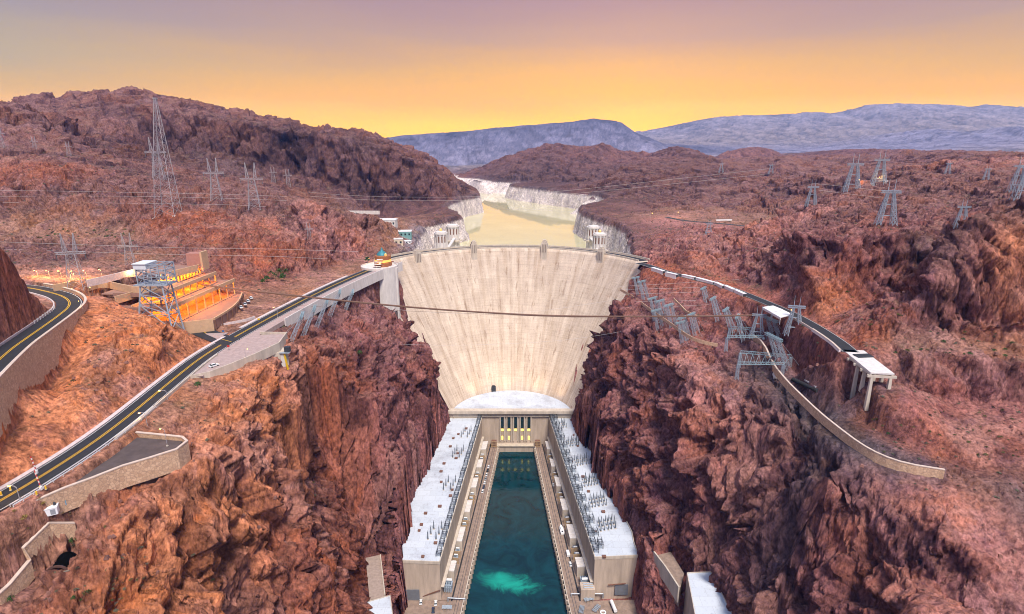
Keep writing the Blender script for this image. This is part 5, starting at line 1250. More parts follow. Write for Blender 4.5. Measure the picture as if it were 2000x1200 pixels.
# ------------------------------------------------------------------ car park building
M_DECK = mat('car_park_deck', (.30, .17, .13), .85, var=.2, scale=.3)
M_FASC = mat('tan_fascia', (.55, .36, .22), .8, var=.15)
M_INT = mat('car_park_interior', (.50, .30, .16), .85, var=.2)
gar = thing('car_park', 'terraced concrete car park lit orange inside, stepping down to the road', 'car park', (-190, 320, 175))
def deck(edge, z, depth, zf, name, parap=1.1):
    """edge = [(x,y)...] open front from near to far; the deck reaches depth to the left"""
    back = [(x - depth, y + 2) for x, y in edge]
    wpart(MB().prism(edge + back[::-1], z - .7, z), name, M_DECK, gar)
    wpart(MB().wall([(x, y, z - 1.0) for x, y in edge], .8, 1.0 + parap), 'fascia', M_FASC, gar)
    n = 9
    L_ = resample([(x, y, 0) for x, y in edge], 6.5)
    for p in L_[::1]: wpart(MB().box((p[0] - .8, p[1], zf), (.7, .7, z - .7 - zf)), 'column', M_FASC, gar)
    bk = [(x - 13, y + 1, zf) for x, y in edge]
    wpart(MB().wall(bk, .5, z - .71 - zf), 'back_wall', M_INT, gar)
    wpart(MB().prism([(x + .5, y) for x, y in edge] + [(x - 13, y + 1) for x, y in edge][::-1], zf - .5, zf), 'floor', M_DECK, gar)
    nn = max(3, int(len(L_) / 2.2))
    for i in range(nn):
        p = L_[int((i + .5) / nn * len(L_))]
        l = bpy.data.lights.new('deck_lamp', 'POINT'); l.energy = 9000; l.color = (1, .34, .02); l.shadow_soft_size = .5
        o = bpy.data.objects.new('deck_lamp', l); link(o); o.location = (p[0] - 6, p[1], z - 1.6)
        wpart(MB().box((p[0] - 4, p[1], z - 1.0), (2.0, .5, .2)), 'ceiling_lamp', M_LAMP, gar)
def straight(a, b, bow=0, n=8): return [(a[0] + (b[0] - a[0]) * i / n + bow * math.sin(math.pi * i / n), a[1] + (b[1] - a[1]) * i / n) for i in range(n + 1)]
deck(straight((-183.5, 290), (-181, 358)), 187.4, 26, 178.2, 'deck')
deck(straight((-191, 297), (-189, 352)), 193.4, 34, 187.8, 'deck')
deck(straight((-198, 326), (-197, 350)), 198.6, 24, 193.8, 'deck')
# lowest floor with curved edge
low = [(-184, 291)] + straight((-166, 300), (-177, 358), 3.5) + [(-184, 358)]
wpart(MB().prism(low, 172.5, 177.9), 'floor', M_DECK, gar)
wpart(MB().wall([(x, y, 177.9) for x, y in straight((-166, 300), (-177, 358), 3.5)], .7, 1.2), 'fascia', M_FASC, gar)
for p in resample([(x, y, 0) for x, y in straight((-166, 300), (-177, 358), 3.5)], 5): wpart(MB().box((p[0] + .6, p[1], 170.5), (.6, .6, 7.6)), 'column', M_BROWN, gar)
wpart(MB().wall([(-186, 289.6, 172), (-166, 299, 172)], .7, 7.0), 'front_wall', M_FASC, gar)
wpart(MB().wall([(-208, 290, 186), (-184, 289.2, 186)], .7, 2.2), 'front_wall', M_DECK, gar)
wpart(MB().wall([(-217, 297, 192), (-191.5, 297.2, 192)], .7, 2.2), 'front_wall', M_DECK, gar)
wpart(MB().box((-200, 352, 196), (9, 7, 10.5)), 'stair_tower', mat('pink_stair_tower', (.40, .19, .15), .85, var=.15), gar)
wpart(MB().box((-194.6, 351, 196), (1.2, 7.4, 11.6)), 'stair_tower', M_FASC, gar)
for px, py in ((350, 610), (400, 600), (430, 590)):
    x, y, z = PZ(px, py, 182); lamp_light(x, y, 184.5, 900)
# curved ramp walls left of the decks
for i, (pts, z, h) in enumerate(((((170, 552), (215, 542), (262, 530), (300, 524)), 200, 1.4), (((172, 560), (200, 552), (235, 560), (275, 568), (318, 558)), 196, 1.6), (((225, 585), (262, 575), (300, 560), (330, 545)), 193, 1.6), (((258, 602), (285, 592), (315, 580)), 187.5, 1.6), (((104, 562), (130, 557), (146, 552)), 199, 1.5), (((330, 535), (353, 530), (385, 522)), 199.6, 1.4))):
    w = smoothline([PZ(x, y, z) for x, y in pts], it=2)
    low_wall('ramp_wall', w, .7, h, -2.5, M_FASC if i else M_KERB, None, '%s car park ramp wall from the top, pinkish and curved' % ORD[i])
rp = smoothline([PZ(x, y, 198.2) for x, y in ((60, 540), (150, 541), (230, 540), (300, 533), (345, 528))], it=2)
tag(MB().ribbon(rp, [(-7, 0), (7, 0)]).build('pavement', mat('upper_lot_paving', (.24, .15, .13), .85, var=.2, scale=.3)), 'reddish paving of the upper car park', kind='structure')
# retaining edge along the junction
low_wall('retaining_wall', [PZ(x, y, 172) for x, y in ((380, 643), (430, 638), (480, 628), (498, 622))], .5, 1.4, -1, M_KERB, None, 'pinkish railing wall between junction and car park')
# triangular paved bank between car park and road
bk = [PZ(x, y, z) for x, y, z in ((450, 628, 172.4), (505, 605, 174), (565, 568, 174.8), (600, 558, 173.5), (560, 590, 172.6), (500, 622, 172.4))]
# ------------------------------------------------------------------ cable head tower
def lattice(b, legs_a, legs_b, n, w, wb):
    """four legs from ring a to ring b with n braced panels"""
    k = len(legs_a)
    pt = lambda i, t: Vector(legs_a[i % k]).lerp(Vector(legs_b[i % k]), t)
    for i in range(k): b.bar(legs_a[i], legs_b[i], w)
    ts = [1 - (1 - j / n) ** 1.15 for j in range(n + 1)]
    for j in range(n):
        for i in range(k):
            b.bar(pt(i, ts[j]), pt(i + 1, ts[j + 1]), wb); b.bar(pt(i + 1, ts[j]), pt(i, ts[j + 1]), wb); b.bar(pt(i, ts[j + 1]), pt(i + 1, ts[j + 1]), wb)
def sq(cx, cy, z, s, sy=None): sy = sy or s; return [(cx - s / 2, cy - sy / 2, z), (cx + s / 2, cy - sy / 2, z), (cx + s / 2, cy + sy / 2, z), (cx - s / 2, cy + sy / 2, z)]
cx, cy, cz = PY(312, 606, 284)
ct = thing('cable_tower', 'blue grey steel cableway head tower in front of the car park', 'tower', (cx, cy, cz))
zp = PY(312, 557, 284)[2]; ztop = PY(312, 516, 284)[2]
b = MB(); base = sq(cx, cy, 0, 16, 10); base = [(x, y, min(gz(x, y), cz) - .5) for x, y, _ in base]; top = sq(cx - 1, cy + 2, zp, 11, 8)
lattice(b, base, top, 3, .6, .32); wpart(b, 'leg_frame', M_BLUEG, ct)
wpart(MB().box((cx - 1, cy + 2, zp), (17, 10, .6)), 'platform', M_BLUEG, ct)
b = MB(); lattice(b, sq(cx, cy + 2, zp + .6, 15, 8), sq(cx, cy + 2, ztop, 15, 8), 3, .5, .28)
for k in (-4, 0, 4): b.bar((cx + k, cy - 2, zp + .6), (cx + k, cy - 2, ztop), .35); b.bar((cx + k, cy - 2, ztop), (cx + k, cy + 6, ztop), .35)
wpart(b, 'upper_frame', M_BLUEG, ct)
wpart(MB().box((cx - 5, cy + 2, ztop - 2.4), (6.5, 9, 2.6)).box((cx - 5, cy + 2, ztop + .2), (7.2, 9.8, .4)), 'cabin', mat('pale_cabin', (.62, .66, .70), .6, var=.1), ct)
for k in (-2, 2.5, 5): wpart(MB().bar((cx + k, cy - 1, zp + 4.5), (cx + k + .6, cy - 1, zp + 4.5), 3.2, n=14), 'sheave', M_STEEL, ct)
# ------------------------------------------------------------------ visitor building on its drum
dx, dy, _ = PZ(741, 522, 172)
dr = thing('visitor_building', 'round brown visitor building with teal roof on a tall white drum wall', 'building', (dx, dy, 172)); RD = 15.5
wpart(MB().lathe((dx, dy, 0), [(RD * 1.0, 135), (RD, 172.6), (RD, 173.7), (RD - .5, 173.7), (RD - .5, 172.8), (.1, 172.8)], 40), 'drum_wall', M_CONCW, dr)
wpart(MB().box((dx + RD - .2, dy - 3, 122), (1.4, 4, 50)), 'fin_wall', M_CONCW, dr)
M_COPP = mat('brown_copper_wall', (.34, .13, .05), .6, var=.3); M_TEAL = mat('teal_copper_roof', (.05, .22, .26), .5, .2, var=.2)
bx, by = dx + 3, dy + 2
wpart(MB().lathe((bx, by, 172.8), [(7.5, 0), (7.5, 3), (6.8, 3.2), (6.8, 9), (5, 9.4), (.1, 9.4)], 28), 'wall', M_COPP, dr)
for k in range(4): wpart(MB().box((bx - 3.5 + k * .9, by - 8.5 + k * .3, 173.6 + k * 1.9), (6.5 - k * .5, 3, .5)), 'awning', M_CONCW, dr)
wpart(MB().lathe((bx, by, 172.8), [(6.9, 3.8), (6.95, 4.0), (6.95, 5.6), (6.85, 5.8)], 28), 'window', mat('lit_window_band', (.8, .4, .1), .4, emit=(1, .42, .08, .9)), dr)
rf = wpart(MB().lathe((bx - .6, by, 182.1), [(4.6, 0), (4.2, 1.2), (2.6, 2.9), (1.2, 3.8), (.9, 5), (.6, 6), (.05, 6.6)], 24), 'roof', M_TEAL, dr, smooth=True)
wpart(MB().lathe((bx + 3.4, by - 4, 182), [(1.1, 0), (1.1, 1.6), (.1, 2.6)], 10), 'turret', M_GOLD, dr)
lamp_light(bx - 1, by - 9, 176, 1500)
# white buildings beyond the left abutment
M_TEALW = mat('teal_grey_cladding', (.20, .38, .37), .6, var=.2)
def bld(px, py, Y, w, d, h, lab, m, roofm, rz=0, name='lake_building', zb=None):
    x, y, z = PY(px, py, Y); t = thing(name, lab, 'building', (x, y, max(z - h, gz(x, y) - 1.5)), rz)
    MB().box((0, 0, -6), (w, d, h + 6 - .6)).build('wall', m, t); MB().box((0, 0, h - .6), (w + .6, d + .6, .6)).build('roof', roofm, t)
    n = max(2, int(w / 4))
    for i in range(n): MB().box((-w / 2 + (i + .5) * w / n, -d / 2 - .06, h * .35), (w / n * .45, .15, h * .3)).build('window', M_GLASS, t)
    return t
bld(785, 464, 640, 22, 12, 7, 'teal grey lake building with white flat roof behind the visitor building', M_TEALW, M_WHITE, .12)
bld(762, 456, 660, 16, 14, 8, 'plain white building left of the teal grey one', M_CONCW, M_WHITE, 0)
bld(752, 447, 720, 26, 14, 7, 'white stepped spillway house in front of the cream wall', M_CONCW, M_CONCW, 0)
bld(779, 487, 590, 9, 8, 7, 'small cream block with curved terrace beside the dam crest', mat('cream_wall', (.66, .56, .42), .8, var=.1), M_CONCW, .2)
bld(796, 470, 610, 7, 6, 3, 'small white box hut on the lake side slope', M_WHITE, M_WHITE, .4, 'hut')
x, y, z = PY(744, 437, 800)
low_wall('spillway_wall', [(x - 24, y, z - 12), (x + 20, y - 4, z - 12)], 2, 12, -6, mat('cream_spillway_wall', (.66, .55, .38), .8, var=.1), None, 'long cream spillway wall at the foot of the dark mountain')
x, y, z = PY(705, 415, 900)
low_wall('retaining_wall', [(x - 20, y, z), (x + 30, y - 2, z)], 2, 2.5, -3, M_CONCW, None, 'thin white wall high on the slope under the dark mountain')
# ------------------------------------------------------------------ transmission towers
def make_pylon():
    """flat bridge type tower with two earth wire peaks, 30 m high"""
    t = thing('transmission_tower', '', 'transmission tower', (0, 0, 0))
    b = MB(); lattice(b, sq(0, 0, 0, 7.0, 6), sq(0, 0, 18.5, 3.6, 1.8), 5, .24, .09); b.build('leg_frame', M_STEELW, t)
    b = MB(); lattice(b, [(-6.6, -.6, 18.5), (-6.6, .6, 18.5), (-6.6, .6, 19.6), (-6.6, -.6, 19.6)], [(6.6, -.6, 18.5), (6.6, .6, 18.5), (6.6, .6, 19.6), (6.6, -.6, 19.6)], 7, .18, .07); b.build('cross_beam', M_STEELW, t)
    for s in (-1, 1):
        b = MB(); lattice(b, sq(s * 2.2, 0, 19.6, 1.6), sq(s * 2.7, 0, 29, .2), 4, .17, .07); b.build('peak', M_STEELW, t)
    for x in (-6.2, 0, 6.2): MB().bar((x, 0, 18.4), (x, 0, 15.9), .35, n=6).build('insulator', M_PORC, t)
    return t
def make_portal():
    """squat lattice portal tower with flat top, 24 m"""
    t = thing('transmission_tower', '', 'transmission tower', (0, 0, 0))
    for s in (-1, 1):
        b = MB(); lattice(b, sq(s * 4.6, 0, 0, 2.6, 5), sq(s * 1.7, 0, 20, 1.2), 6, .3, .14); b.build('leg', M_BLUEG, t)
    for z in (6, 13):
        w = 4.6 - 2.9 * z / 20; MB().bar((-w, 0, z), (w, 0, z), .4).bar((-w, .9, z), (w, .9, z), .4).build('brace', M_BLUEG, t)
    b = MB(); lattice(b, [(-5.5, -.8, 20), (-5.5, .8, 20), (-5.5, .8, 21.4), (-5.5, -.8, 21.4)], [(5.5, -.8, 20), (5.5, .8, 20), (5.5, .8, 21.4), (5.5, -.8, 21.4)], 8, .24, .11); b.build('cross_beam', M_BLUEG, t)
    for s in (-1, 1): MB().bar((s * 1.7, 0, 21), (s * 1.8, 0, 28.5), .4, .12).build('peak', M_BLUEG, t)
    return t
protos = {}
def put_pylon(kind, px, py, pytop, Y, lab, rz=0):
    if kind not in protos: t = protos[kind] = (make_pylon() if kind == 'flat' else make_portal())
    else: t = copy_tree(protos[kind])
    yh = hit(px, py, 180)[1]
    if .45 * Y < yh < 1.6 * Y: Y = yh
    x, y, z = PY(px, py, Y); zt = PY(px, pytop, Y)[2]
    z = min(z, gz(x, y) + .5); s = (zt - z) / (29.0 if kind == 'flat' else 28.5)
    t.location = (x, y, z); t.rotation_euler = (0, 0, rz); t.scale = (s, s, s); t['label'] = lab; t['group'] = 'transmission towers'
    return t
L_T = 'pale lattice transmission tower with two peaks '
for a in ((4, 290, 246, 560, L_T + 'cut by the left edge of the photo'), (70, 296, 266, 640, L_T + 'on the hill crest, second from the left edge'), (136, 306, 276, 640, L_T + 'on the hill crest, third from the left edge'),
          (312, 352, 268, 540, L_T + 'half hidden behind the very tall tapered tower'), (424, 392, 309, 500, L_T + 'right of the very tall tapered tower'), (498, 410, 318, 505, L_T + 'on the saddle left of the pink crag'),
          (535, 358, 326, 800, 'small bluish lattice transmission tower farther back on the saddle'), (564, 366, 331, 790, 'small lattice transmission tower rightmost on the left saddle'),
          (153, 566, 456, 318, L_T + 'behind the upper car park lamps'), (258, 530, 455, 352, L_T + 'left of the cableway head tower'), (605, 470, 436, 500, 'short lattice transmission tower on the red slope above the palms')): put_pylon('flat', *a, rz=.3 if a[0] < 600 else .1)
for a in ((1583, 404, 351, 640, 'blue grey portal tower left of the lit yard'), (1662, 376, 300, 600, 'tall portal tower standing in the lit yard, left one'), (1714, 364, 293, 600, 'tall portal tower standing in the lit yard, right one'),
          (1729, 440, 350, 440, 'tall portal tower on the slope below the lit yard'), (1874, 447, 388, 420, 'squat portal tower on the dark ridge at right'), (1984, 376, 305, 560, 'portal tower near the right edge of the photo'),
          (1505, 341, 316, 1250, 'tiny far portal tower on the right ridge, nearest to the domes'), (1408, 338, 314, 1300, 'tiny far portal tower on the ridge behind the far road'), (1383, 462, 428, 620, 'short portal tower beside the far road'),
          (1548, 656, 578, 345, 'faint portal tower standing in front of the white roadside roofs'), (1477, 662, 598, 350, 'faint portal tower left of the white roadside roofs'), (1997, 392, 300, 500, 'portal tower cut by the right edge of the photo'), (1925, 352, 322, 760, 'small far portal tower on the right skyline near the edge'), (1850, 340, 312, 900, 'small far portal tower on the right skyline beside the pink knoll')): put_pylon('portal', *a, rz=-.25)
# very tall tapered tower
x, y, z = PY(330, 428, 474); zt = PY(330, 193, 474)[2]
tt_ = thing('tall_tower', 'very tall thin tapered lattice tower on the left hill', 'tower', (x, y, z))
b = MB(); base = [(X, Y_, min(gz(X, Y_), z + 6) - .5) for X, Y_, _ in sq(x, y, 0, 17, 12)]; b_top = sq(x + 4.5, y, zt, 1.6)
lattice(b, base, b_top, 12, .34, .11); wpart(b, 'frame', M_STEELW, tt_)
for p in base: wpart(MB().box((p[0], p[1], p[2] - 1), (2, 2, 1.8)), 'footing', M_CONCW, tt_)
wpart(MB().box((x + 4.5, y, zt), (3.2, 2.4, .6)), 'head', M_STEELW, tt_)
# ------------------------------------------------------------------ canted towers on the rims
def make_canted():
    """lattice mast that leans out over the canyon, local +X is out, 24 m long"""
    t = thing('canted_tower', '', 'canted tower', (0, 0, 0))
    for s in (-1, 1):
        b = MB(); lattice(b, [(-1, s * 4 - .8, 0), (1.2, s * 4 - .8, -2), (1.2, s * 4 + .8, -2), (-1, s * 4 + .8, 0)], [(6, s * 3.2 - .6, 18.2), (7.2, s * 3.2 - .6, 17.4), (7.2, s * 3.2 + .6, 17.4), (6, s * 3.2 + .6, 18.2)], 8, .19, .085); b.build('leg', M_BLUEG, t)
    b = MB(); lattice(b, [(6, -7, 17.4), (7.4, -7, 17.4), (7.4, -7, 18.6), (6, -7, 18.6)], [(6, 7, 17.4), (7.4, 7, 17.4), (7.4, 7, 18.6), (6, 7, 18.6)], 8, .18, .08); b.build('cross_beam', M_CYAN, t)
    MB().box((6.0, 0, 18.65), (.3, 14, .18)).box((7.4, 0, 18.65), (.3, 14, .18)).build('top_plate', M_CYAN, t)
    b = MB()
    for s in (-1, 1): b.bar((-7, s * 4, -.5), (6, s * 3.4, 18), .16)
    b.bar((2, -3.8, 6), (2, 3.8, 6), .2); b.bar((2, -3.8, 6), (4, 3.5, 12), .16); b.bar((2, 3.8, 6), (4, -3.5, 12), .16); b.bar((4, -3.5, 12), (4, 3.5, 12), .2); b.build('stay', M_STEEL, t)
    for y in (-6, 0, 6): MB().bar((6.7, y, 17.3), (6.9, y, 15), .32, n=6).build('insulator', M_PORC, t)
    return t
ctp = None
def canted(px, py, z, rz, lab, s=1.0, tilt=0):
    global ctp
    if ctp is None: t = ctp = make_canted()
    else: t = copy_tree(ctp)
    x, y, _ = PZ(px, py, z)
    t.location = (x, y, min(z, gz(x, y) + .3)); t.rotation_euler = (0, tilt, rz); t.scale = (s, s, s); t['label'] = lab; t['group'] = 'canted towers on the rims'
for i, (px, py) in enumerate(((566, 668), (592, 652), (618, 634), (644, 612), (668, 590))):
    canted(px, py, hit(px, py)[2], .25, 'grey lattice tower leaning over the left rim, %s from the near end' % ORD[i], .9, .12)
for i, (px, py, z) in enumerate(((1262, 585, 156), (1285, 607, 155), (1318, 622, 154), (1345, 640, 153), (1384, 600, 158), (1432, 648, 154), (1520, 668, 154), (1530, 712, 151))):
    canted(px, py, z, (2.3, 2.3, 2.3, 2.3, 2.5, 2.5, 3.4, 3.35)[i], 'blue grey tower with cyan crossbeam leaning over the right rim, %s from the dam' % ORD[i], (.75, .8, .8, .8, .75, .8, .9, 1.0)[i], (.0, 0, 0, 0, 0, .05, .12, .12)[i])
def gantry(pxs, z, lab):
    q = [PZ(x, y, z) for x, y in pxs]; c = (sum(p[0] for p in q) / 4, sum(p[1] for p in q) / 4, z); t = thing('truss_gantry', lab, 'gantry', c)
    b = MB()
    for a, e in ((0, 1), (3, 2)):
        A, E = Vector(q[a]), Vector(q[e]); U = Vector((0, 0, 1.5)); n = 9
        b.bar(A, E, .22).bar(A + U, E + U, .22)
        for k in range(n): p, r = A.lerp(E, k / n), A.lerp(E, (k + 1) / n); b.bar(p, r + U, .1).bar(p + U, r, .1).bar(p, p + U, .12)
    n = 8
    for k in range(n + 1):
        p, r = Vector(q[0]).lerp(Vector(q[1]), k / n), Vector(q[3]).lerp(Vector(q[2]), k / n); b.bar(p, r, .14)
        if k < n: b.bar(p, Vector(q[3]).lerp(Vector(q[2]), (k + 1) / n), .1)
    wpart(b, 'truss', M_CYAN, t)
    for p in q: b = MB(); g = max(min(gz(p[0], p[1]) - .5, z - 1), z - 9); lattice(b, sq(p[0], p[1], g, 1.6), sq(p[0], p[1], z, 1.0), 4, .18, .09); wpart(b, 'leg', M_BLUEG, t)
gantry(((1446, 690), (1545, 698), (1530, 713), (1442, 712)), 155, 'long flat cyan lattice gantry lying across the stone wall on the right rim')
gantry(((1425, 642), (1488, 646), (1492, 660), (1420, 660)), 158, 'shorter flat cyan lattice gantry on the right rim nearer the white roofs')
for i, (px, py, rz, s) in enumerate(((1250, 572, 2.3, .7), (1300, 618, 2.3, .75), (1362, 650, 2.4, .75), (1405, 625, 2.5, .8), (1455, 655, 2.6, .8), (1338, 668, 2.2, .7), (1290, 640, 2.2, .7))):
    canted(px, py, hit(px, py)[2], rz, 'blue grey tower in the dense lattice group on the right rim, %s from dam' % ORD[i], s, .02)
# ------------------------------------------------------------------ cables
def cable(pts, r, name, lab, cat, m, grp=None):
    p = smoothline(pts, it=2); b = MB()
    for a, c in zip(p, p[1:]): b.bar(a, c, r * 2, n=6)
    tag(b.build(name, m), lab, cat, grp)
M_CAB = mat('brown_cable', (.17, .095, .065), .7, var=.15)
cable([PY(x, y, 335) for x, y in ((330, 545), (430, 562), (560, 576), (700, 591), (830, 603), (950, 611), (1060, 617), (1200, 619), (1400, 618), (1560, 614), (1700, 612))], .55, 'cableway_cable', 'thick brown cableway cable sagging across the whole canyon', 'cable', M_CAB)
cable([PY(x, y, 350) for x, y in ((320, 540), (500, 592), (700, 604), (900, 612), (1150, 622), (1400, 624), (1560, 618))], .08, 'cableway_cable', 'thin hauling cable just below the thick cableway cable', 'cable', M_CAB)
M_WIRE = mat('bright_wire', (.62, .58, .55), .5, .3, var=.1)
WIRES = [(((1210, 560), (1330, 553), (1500, 543), (1700, 522), (1850, 505), (2020, 478)), 420, 'first wire from the top fanning out to the right edge'), (((1215, 575), (1400, 570), (1600, 555), (1800, 532), (2020, 503)), 410, 'second wire from the top fanning out to the right edge'),
         (((1290, 600), (1500, 590), (1700, 570), (1860, 553), (2020, 532)), 390, 'third wire from the top fanning out to the right edge'), (((-20, 472), (150, 478), (350, 485), (520, 486), (700, 492)), 385, 'upper wire crossing the slope behind the upper car park'),
         (((-20, 384), (150, 383), (300, 384), (450, 388), (560, 392)), 480, 'upper wire strung across the left hill'), (((-20, 372), (150, 374), (300, 377), (450, 380), (560, 384)), 482, 'lower wire strung across the left hill'),
         (((560, 372), (700, 384), (850, 386), (960, 384), (1100, 374), (1300, 352), (1500, 330)), 900, 'upper long wire over the lake'), (((560, 380), (700, 391), (850, 393), (960, 390), (1100, 381), (1300, 361), (1500, 340)), 890, 'lower long wire over the lake'),
         (((1583, 358), (1720, 372), (1860, 392), (2020, 402)), 520, 'wire from the yard towers to the right edge'), (((1600, 372), (1730, 388), (1870, 404), (2020, 416)), 470, 'lower wire from the yard towers to the right edge'),
         (((520, 640), (700, 668), (850, 676), (1000, 672), (1120, 664), (1260, 640)), 400, 'faint wire low across the canyon'), (((1240, 590), (1420, 586), (1600, 574), (1800, 556), (2020, 528)), 400, 'fourth wire from the top fanning out to the right edge'), (((1212, 566), (1400, 561), (1600, 547), (1800, 524), (2020, 492)), 415, 'wire between the first two fanning out to the right edge'),
         (((-20, 396), (150, 396), (300, 398), (450, 400), (520, 404)), 478, 'third wire strung across the left hill'), (((-20, 486), (150, 492), (350, 498), (520, 500), (640, 506)), 380, 'lower wire crossing the slope behind the upper car park'),
         (((690, 590), (800, 610), (1000, 616), (1180, 590), (1280, 572)), 440, 'faint wire across the upper dam')]
for pts, Y, lab in WIRES: cable([PY(x, y, Y) for x, y in pts], .065 if Y < 600 else .11, 'power_line', 'thin pale ' + lab, 'wire', M_WIRE, 'power lines')
# ------------------------------------------------------------------ right road: white blocks, roofs, viaduct, walls
M_PINKW = mat('pinkish_white_block', (.74, .64, .61), .75, var=.12)
segs = [((1274, 526), (1296, 533)), ((1301, 535), (1322, 540)), ((1333, 540), (1357, 545)), ((1361, 546), (1394, 555)), ((1397, 555), (1413, 562)), ((1415, 561), (1435, 570)), ((1434, 569), (1454, 578))]
for i, (a, c) in enumerate(segs):
    p, q = Vector(PZ(a[0], a[1], 172.2)), Vector(PZ(c[0], c[1], 172.2)); d = q - p; mid = (p + q) / 2; rz = math.atan2(d.y, d.x)
    t = thing('roadside_block', 'long low white block on the edge of the right cliff road, %s from the dam' % ORD[i], 'barrier', (mid.x, mid.y, 171.2), rz, 'white blocks along the cliff road')
    MB().box((0, 0, -2), (d.length, 2.6, 4.4)).build('body', M_PINKW, t, bevel=.08); MB().box((0, 0, 2.4), (d.length + .2, 2.9, .25)).build('cap', M_WHITE, t); MB().box((d.length / 2 + .1, 0, .2), (.3, 2.2, 2.0)).build('end_shade', M_DARK, t)  # dark end piece stands in for the shade in the gap
for i, cs in enumerate((((1489, 600), (1510, 597), (1530, 605), (1507, 610)), ((1508, 611), (1531, 606), (1548, 614), (1524, 620)))):
    q = [PZ(x, y, 175.5)[:2] for x, y in cs]; c = Vector((sum(p[0] for p in q) / 4, sum(p[1] for p in q) / 4, 171.9))
    t = thing('roadside_roof', ('farther' if i == 0 else 'nearer') + ' of the two wide white flat roofs over the right cliff road', 'shelter', c)
    wpart(MB().prism(q, 175, 175.5), 'roof', M_WHITE, t)
    for p in q: wpart(MB().box((p[0] * .96 + c.x * .04, p[1] * .96 + c.y * .04, 171), (.4, .4, 4)), 'post', M_STEEL, t)
    wpart(MB().wall([(q[0][0] + .3, q[0][1], 174), (q[3][0] + .3, q[3][1], 174)], .3, .95), 'fascia', M_PINKW, t)
x, y, z = PZ(1545, 614, 173); lamp_light(x, y, 176.2, 500)
l = thing('wall_lamp', 'lit lamp at the end of the nearer white roadside roof', 'lamp', (x, y, 175.6)); MB().lathe((0, 0, 0), [(.02, -.3), (.35, 0), (.02, .4)], 8).build('glass', M_LAMP, l); MB().bar((0, 0, -.3), (0, 0, -3.5), .15).build('post', M_STEEL, l)
iF = [p for p in ROAD_CS if 262 < p[1] < 338]
low_wall('roadside_wall', offs(iF, 4.9), .5, 1.0, -3, M_COPE, None, 'pale wall along the dark lower stretch of the right cliff road') if False else None
# canyon side of that road is its right hand side when walking to the camera
low_wall('roadside_wall', offs([p for p in ROAD_CS if 292 < p[1] < 340], 4.9), .5, .9, -3, M_COPE, None, 'pale parapet along the dark stretch of the right cliff road')
0 and low_wall('roadside_wall', offs([p for p in ROAD_CS if 345 < p[1] < 470], 4.9), .5, .4, -1.5, M_STONE, None, 'low stone edge under the white blocks of the right cliff road')
tp = [p for p in ROAD_CS if 264 < p[1] < 300]
low_wall('retaining_wall', offs(tp, 5.2), .8, .9, -9, M_PINKW, M_COPE, 'tall pinkish retaining wall at the broken end of the right cliff road')
for k in range(9):
    p, q = [Vector(v) for v in (offs(ROAD_CS, 3.4)[-30 - 6 * k], offs(ROAD_CS, -1.5)[-31 - 6 * k])] if len(ROAD_CS) > 100 else (None, None)
    if p: tag(MB().ribbon([(p.x, p.y, 172.04), (q.x, q.y, 172.04)], [(-.14, 0), (.14, 0)]).build('road_marking', M_LINEW, rc), None)
# viaduct
vd = thing('viaduct', 'unfinished concrete viaduct on tall piers at the end of the right cliff road', 'viaduct', PZ(1680, 712, 172))
a, c = Vector(PZ(1648, 683, 172)), Vector(PZ(1703, 728, 172)); d = (c - a).normalized(); nrm = Vector((d.y, -d.x, 0))
if nrm.x < 0: nrm = -nrm
W = 9.5
q = [a - nrm * .5, c - nrm * .5, c + nrm * W, a + nrm * W]
wpart(MB().prism([(p.x, p.y) for p in q], 171.3, 172), 'deck', M_CONCW, vd)
wpart(MB().wall([tuple(a - nrm * .3 + Vector((0, 0, -1.7))), tuple(c - nrm * .3 + Vector((0, 0, -1.7)))], .7, 1.0), 'girder', M_CONC, vd)
wpart(MB().wall([tuple(a + nrm * (W - .8) + Vector((0, 0, -1.7))), tuple(c + nrm * (W - .8) + Vector((0, 0, -1.7)))], .7, 1.0), 'girder', M_CONC, vd)
for k in range(5):
    p = a + (c - a) * ((k + .25) / 4.3)
    for s in (.4, W - 1.2):
        e = p + nrm * s; zb = gz(e.x, e.y) - 1.5
        wpart(MB().box((e.x, e.y, zb), (1.9, 1.5, 169.6 - zb), rz=math.atan2(d.y, d.x), top=(.6, .75)), 'pier', M_CONC, vd)
    e0, e1 = p + nrm * -1.6, p + nrm * (W + 1.2)
    wpart(MB().bar((e0.x, e0.y, 170.2), (e1.x, e1.y, 170.2), 1.1), 'cap_beam', M_CONC, vd)
mid = a + (c - a) * .32
pk_ = thing('timber_stack', 'dark stack of beams lying on the viaduct deck', 'beams', (mid.x + 5.5, mid.y, 172), .1)
for k in range(5): MB().bar((-4, -1.6 + k * .9, .3), (4, -1.6 + k * .9, .3), .5).build('beam', M_DARK, pk_)
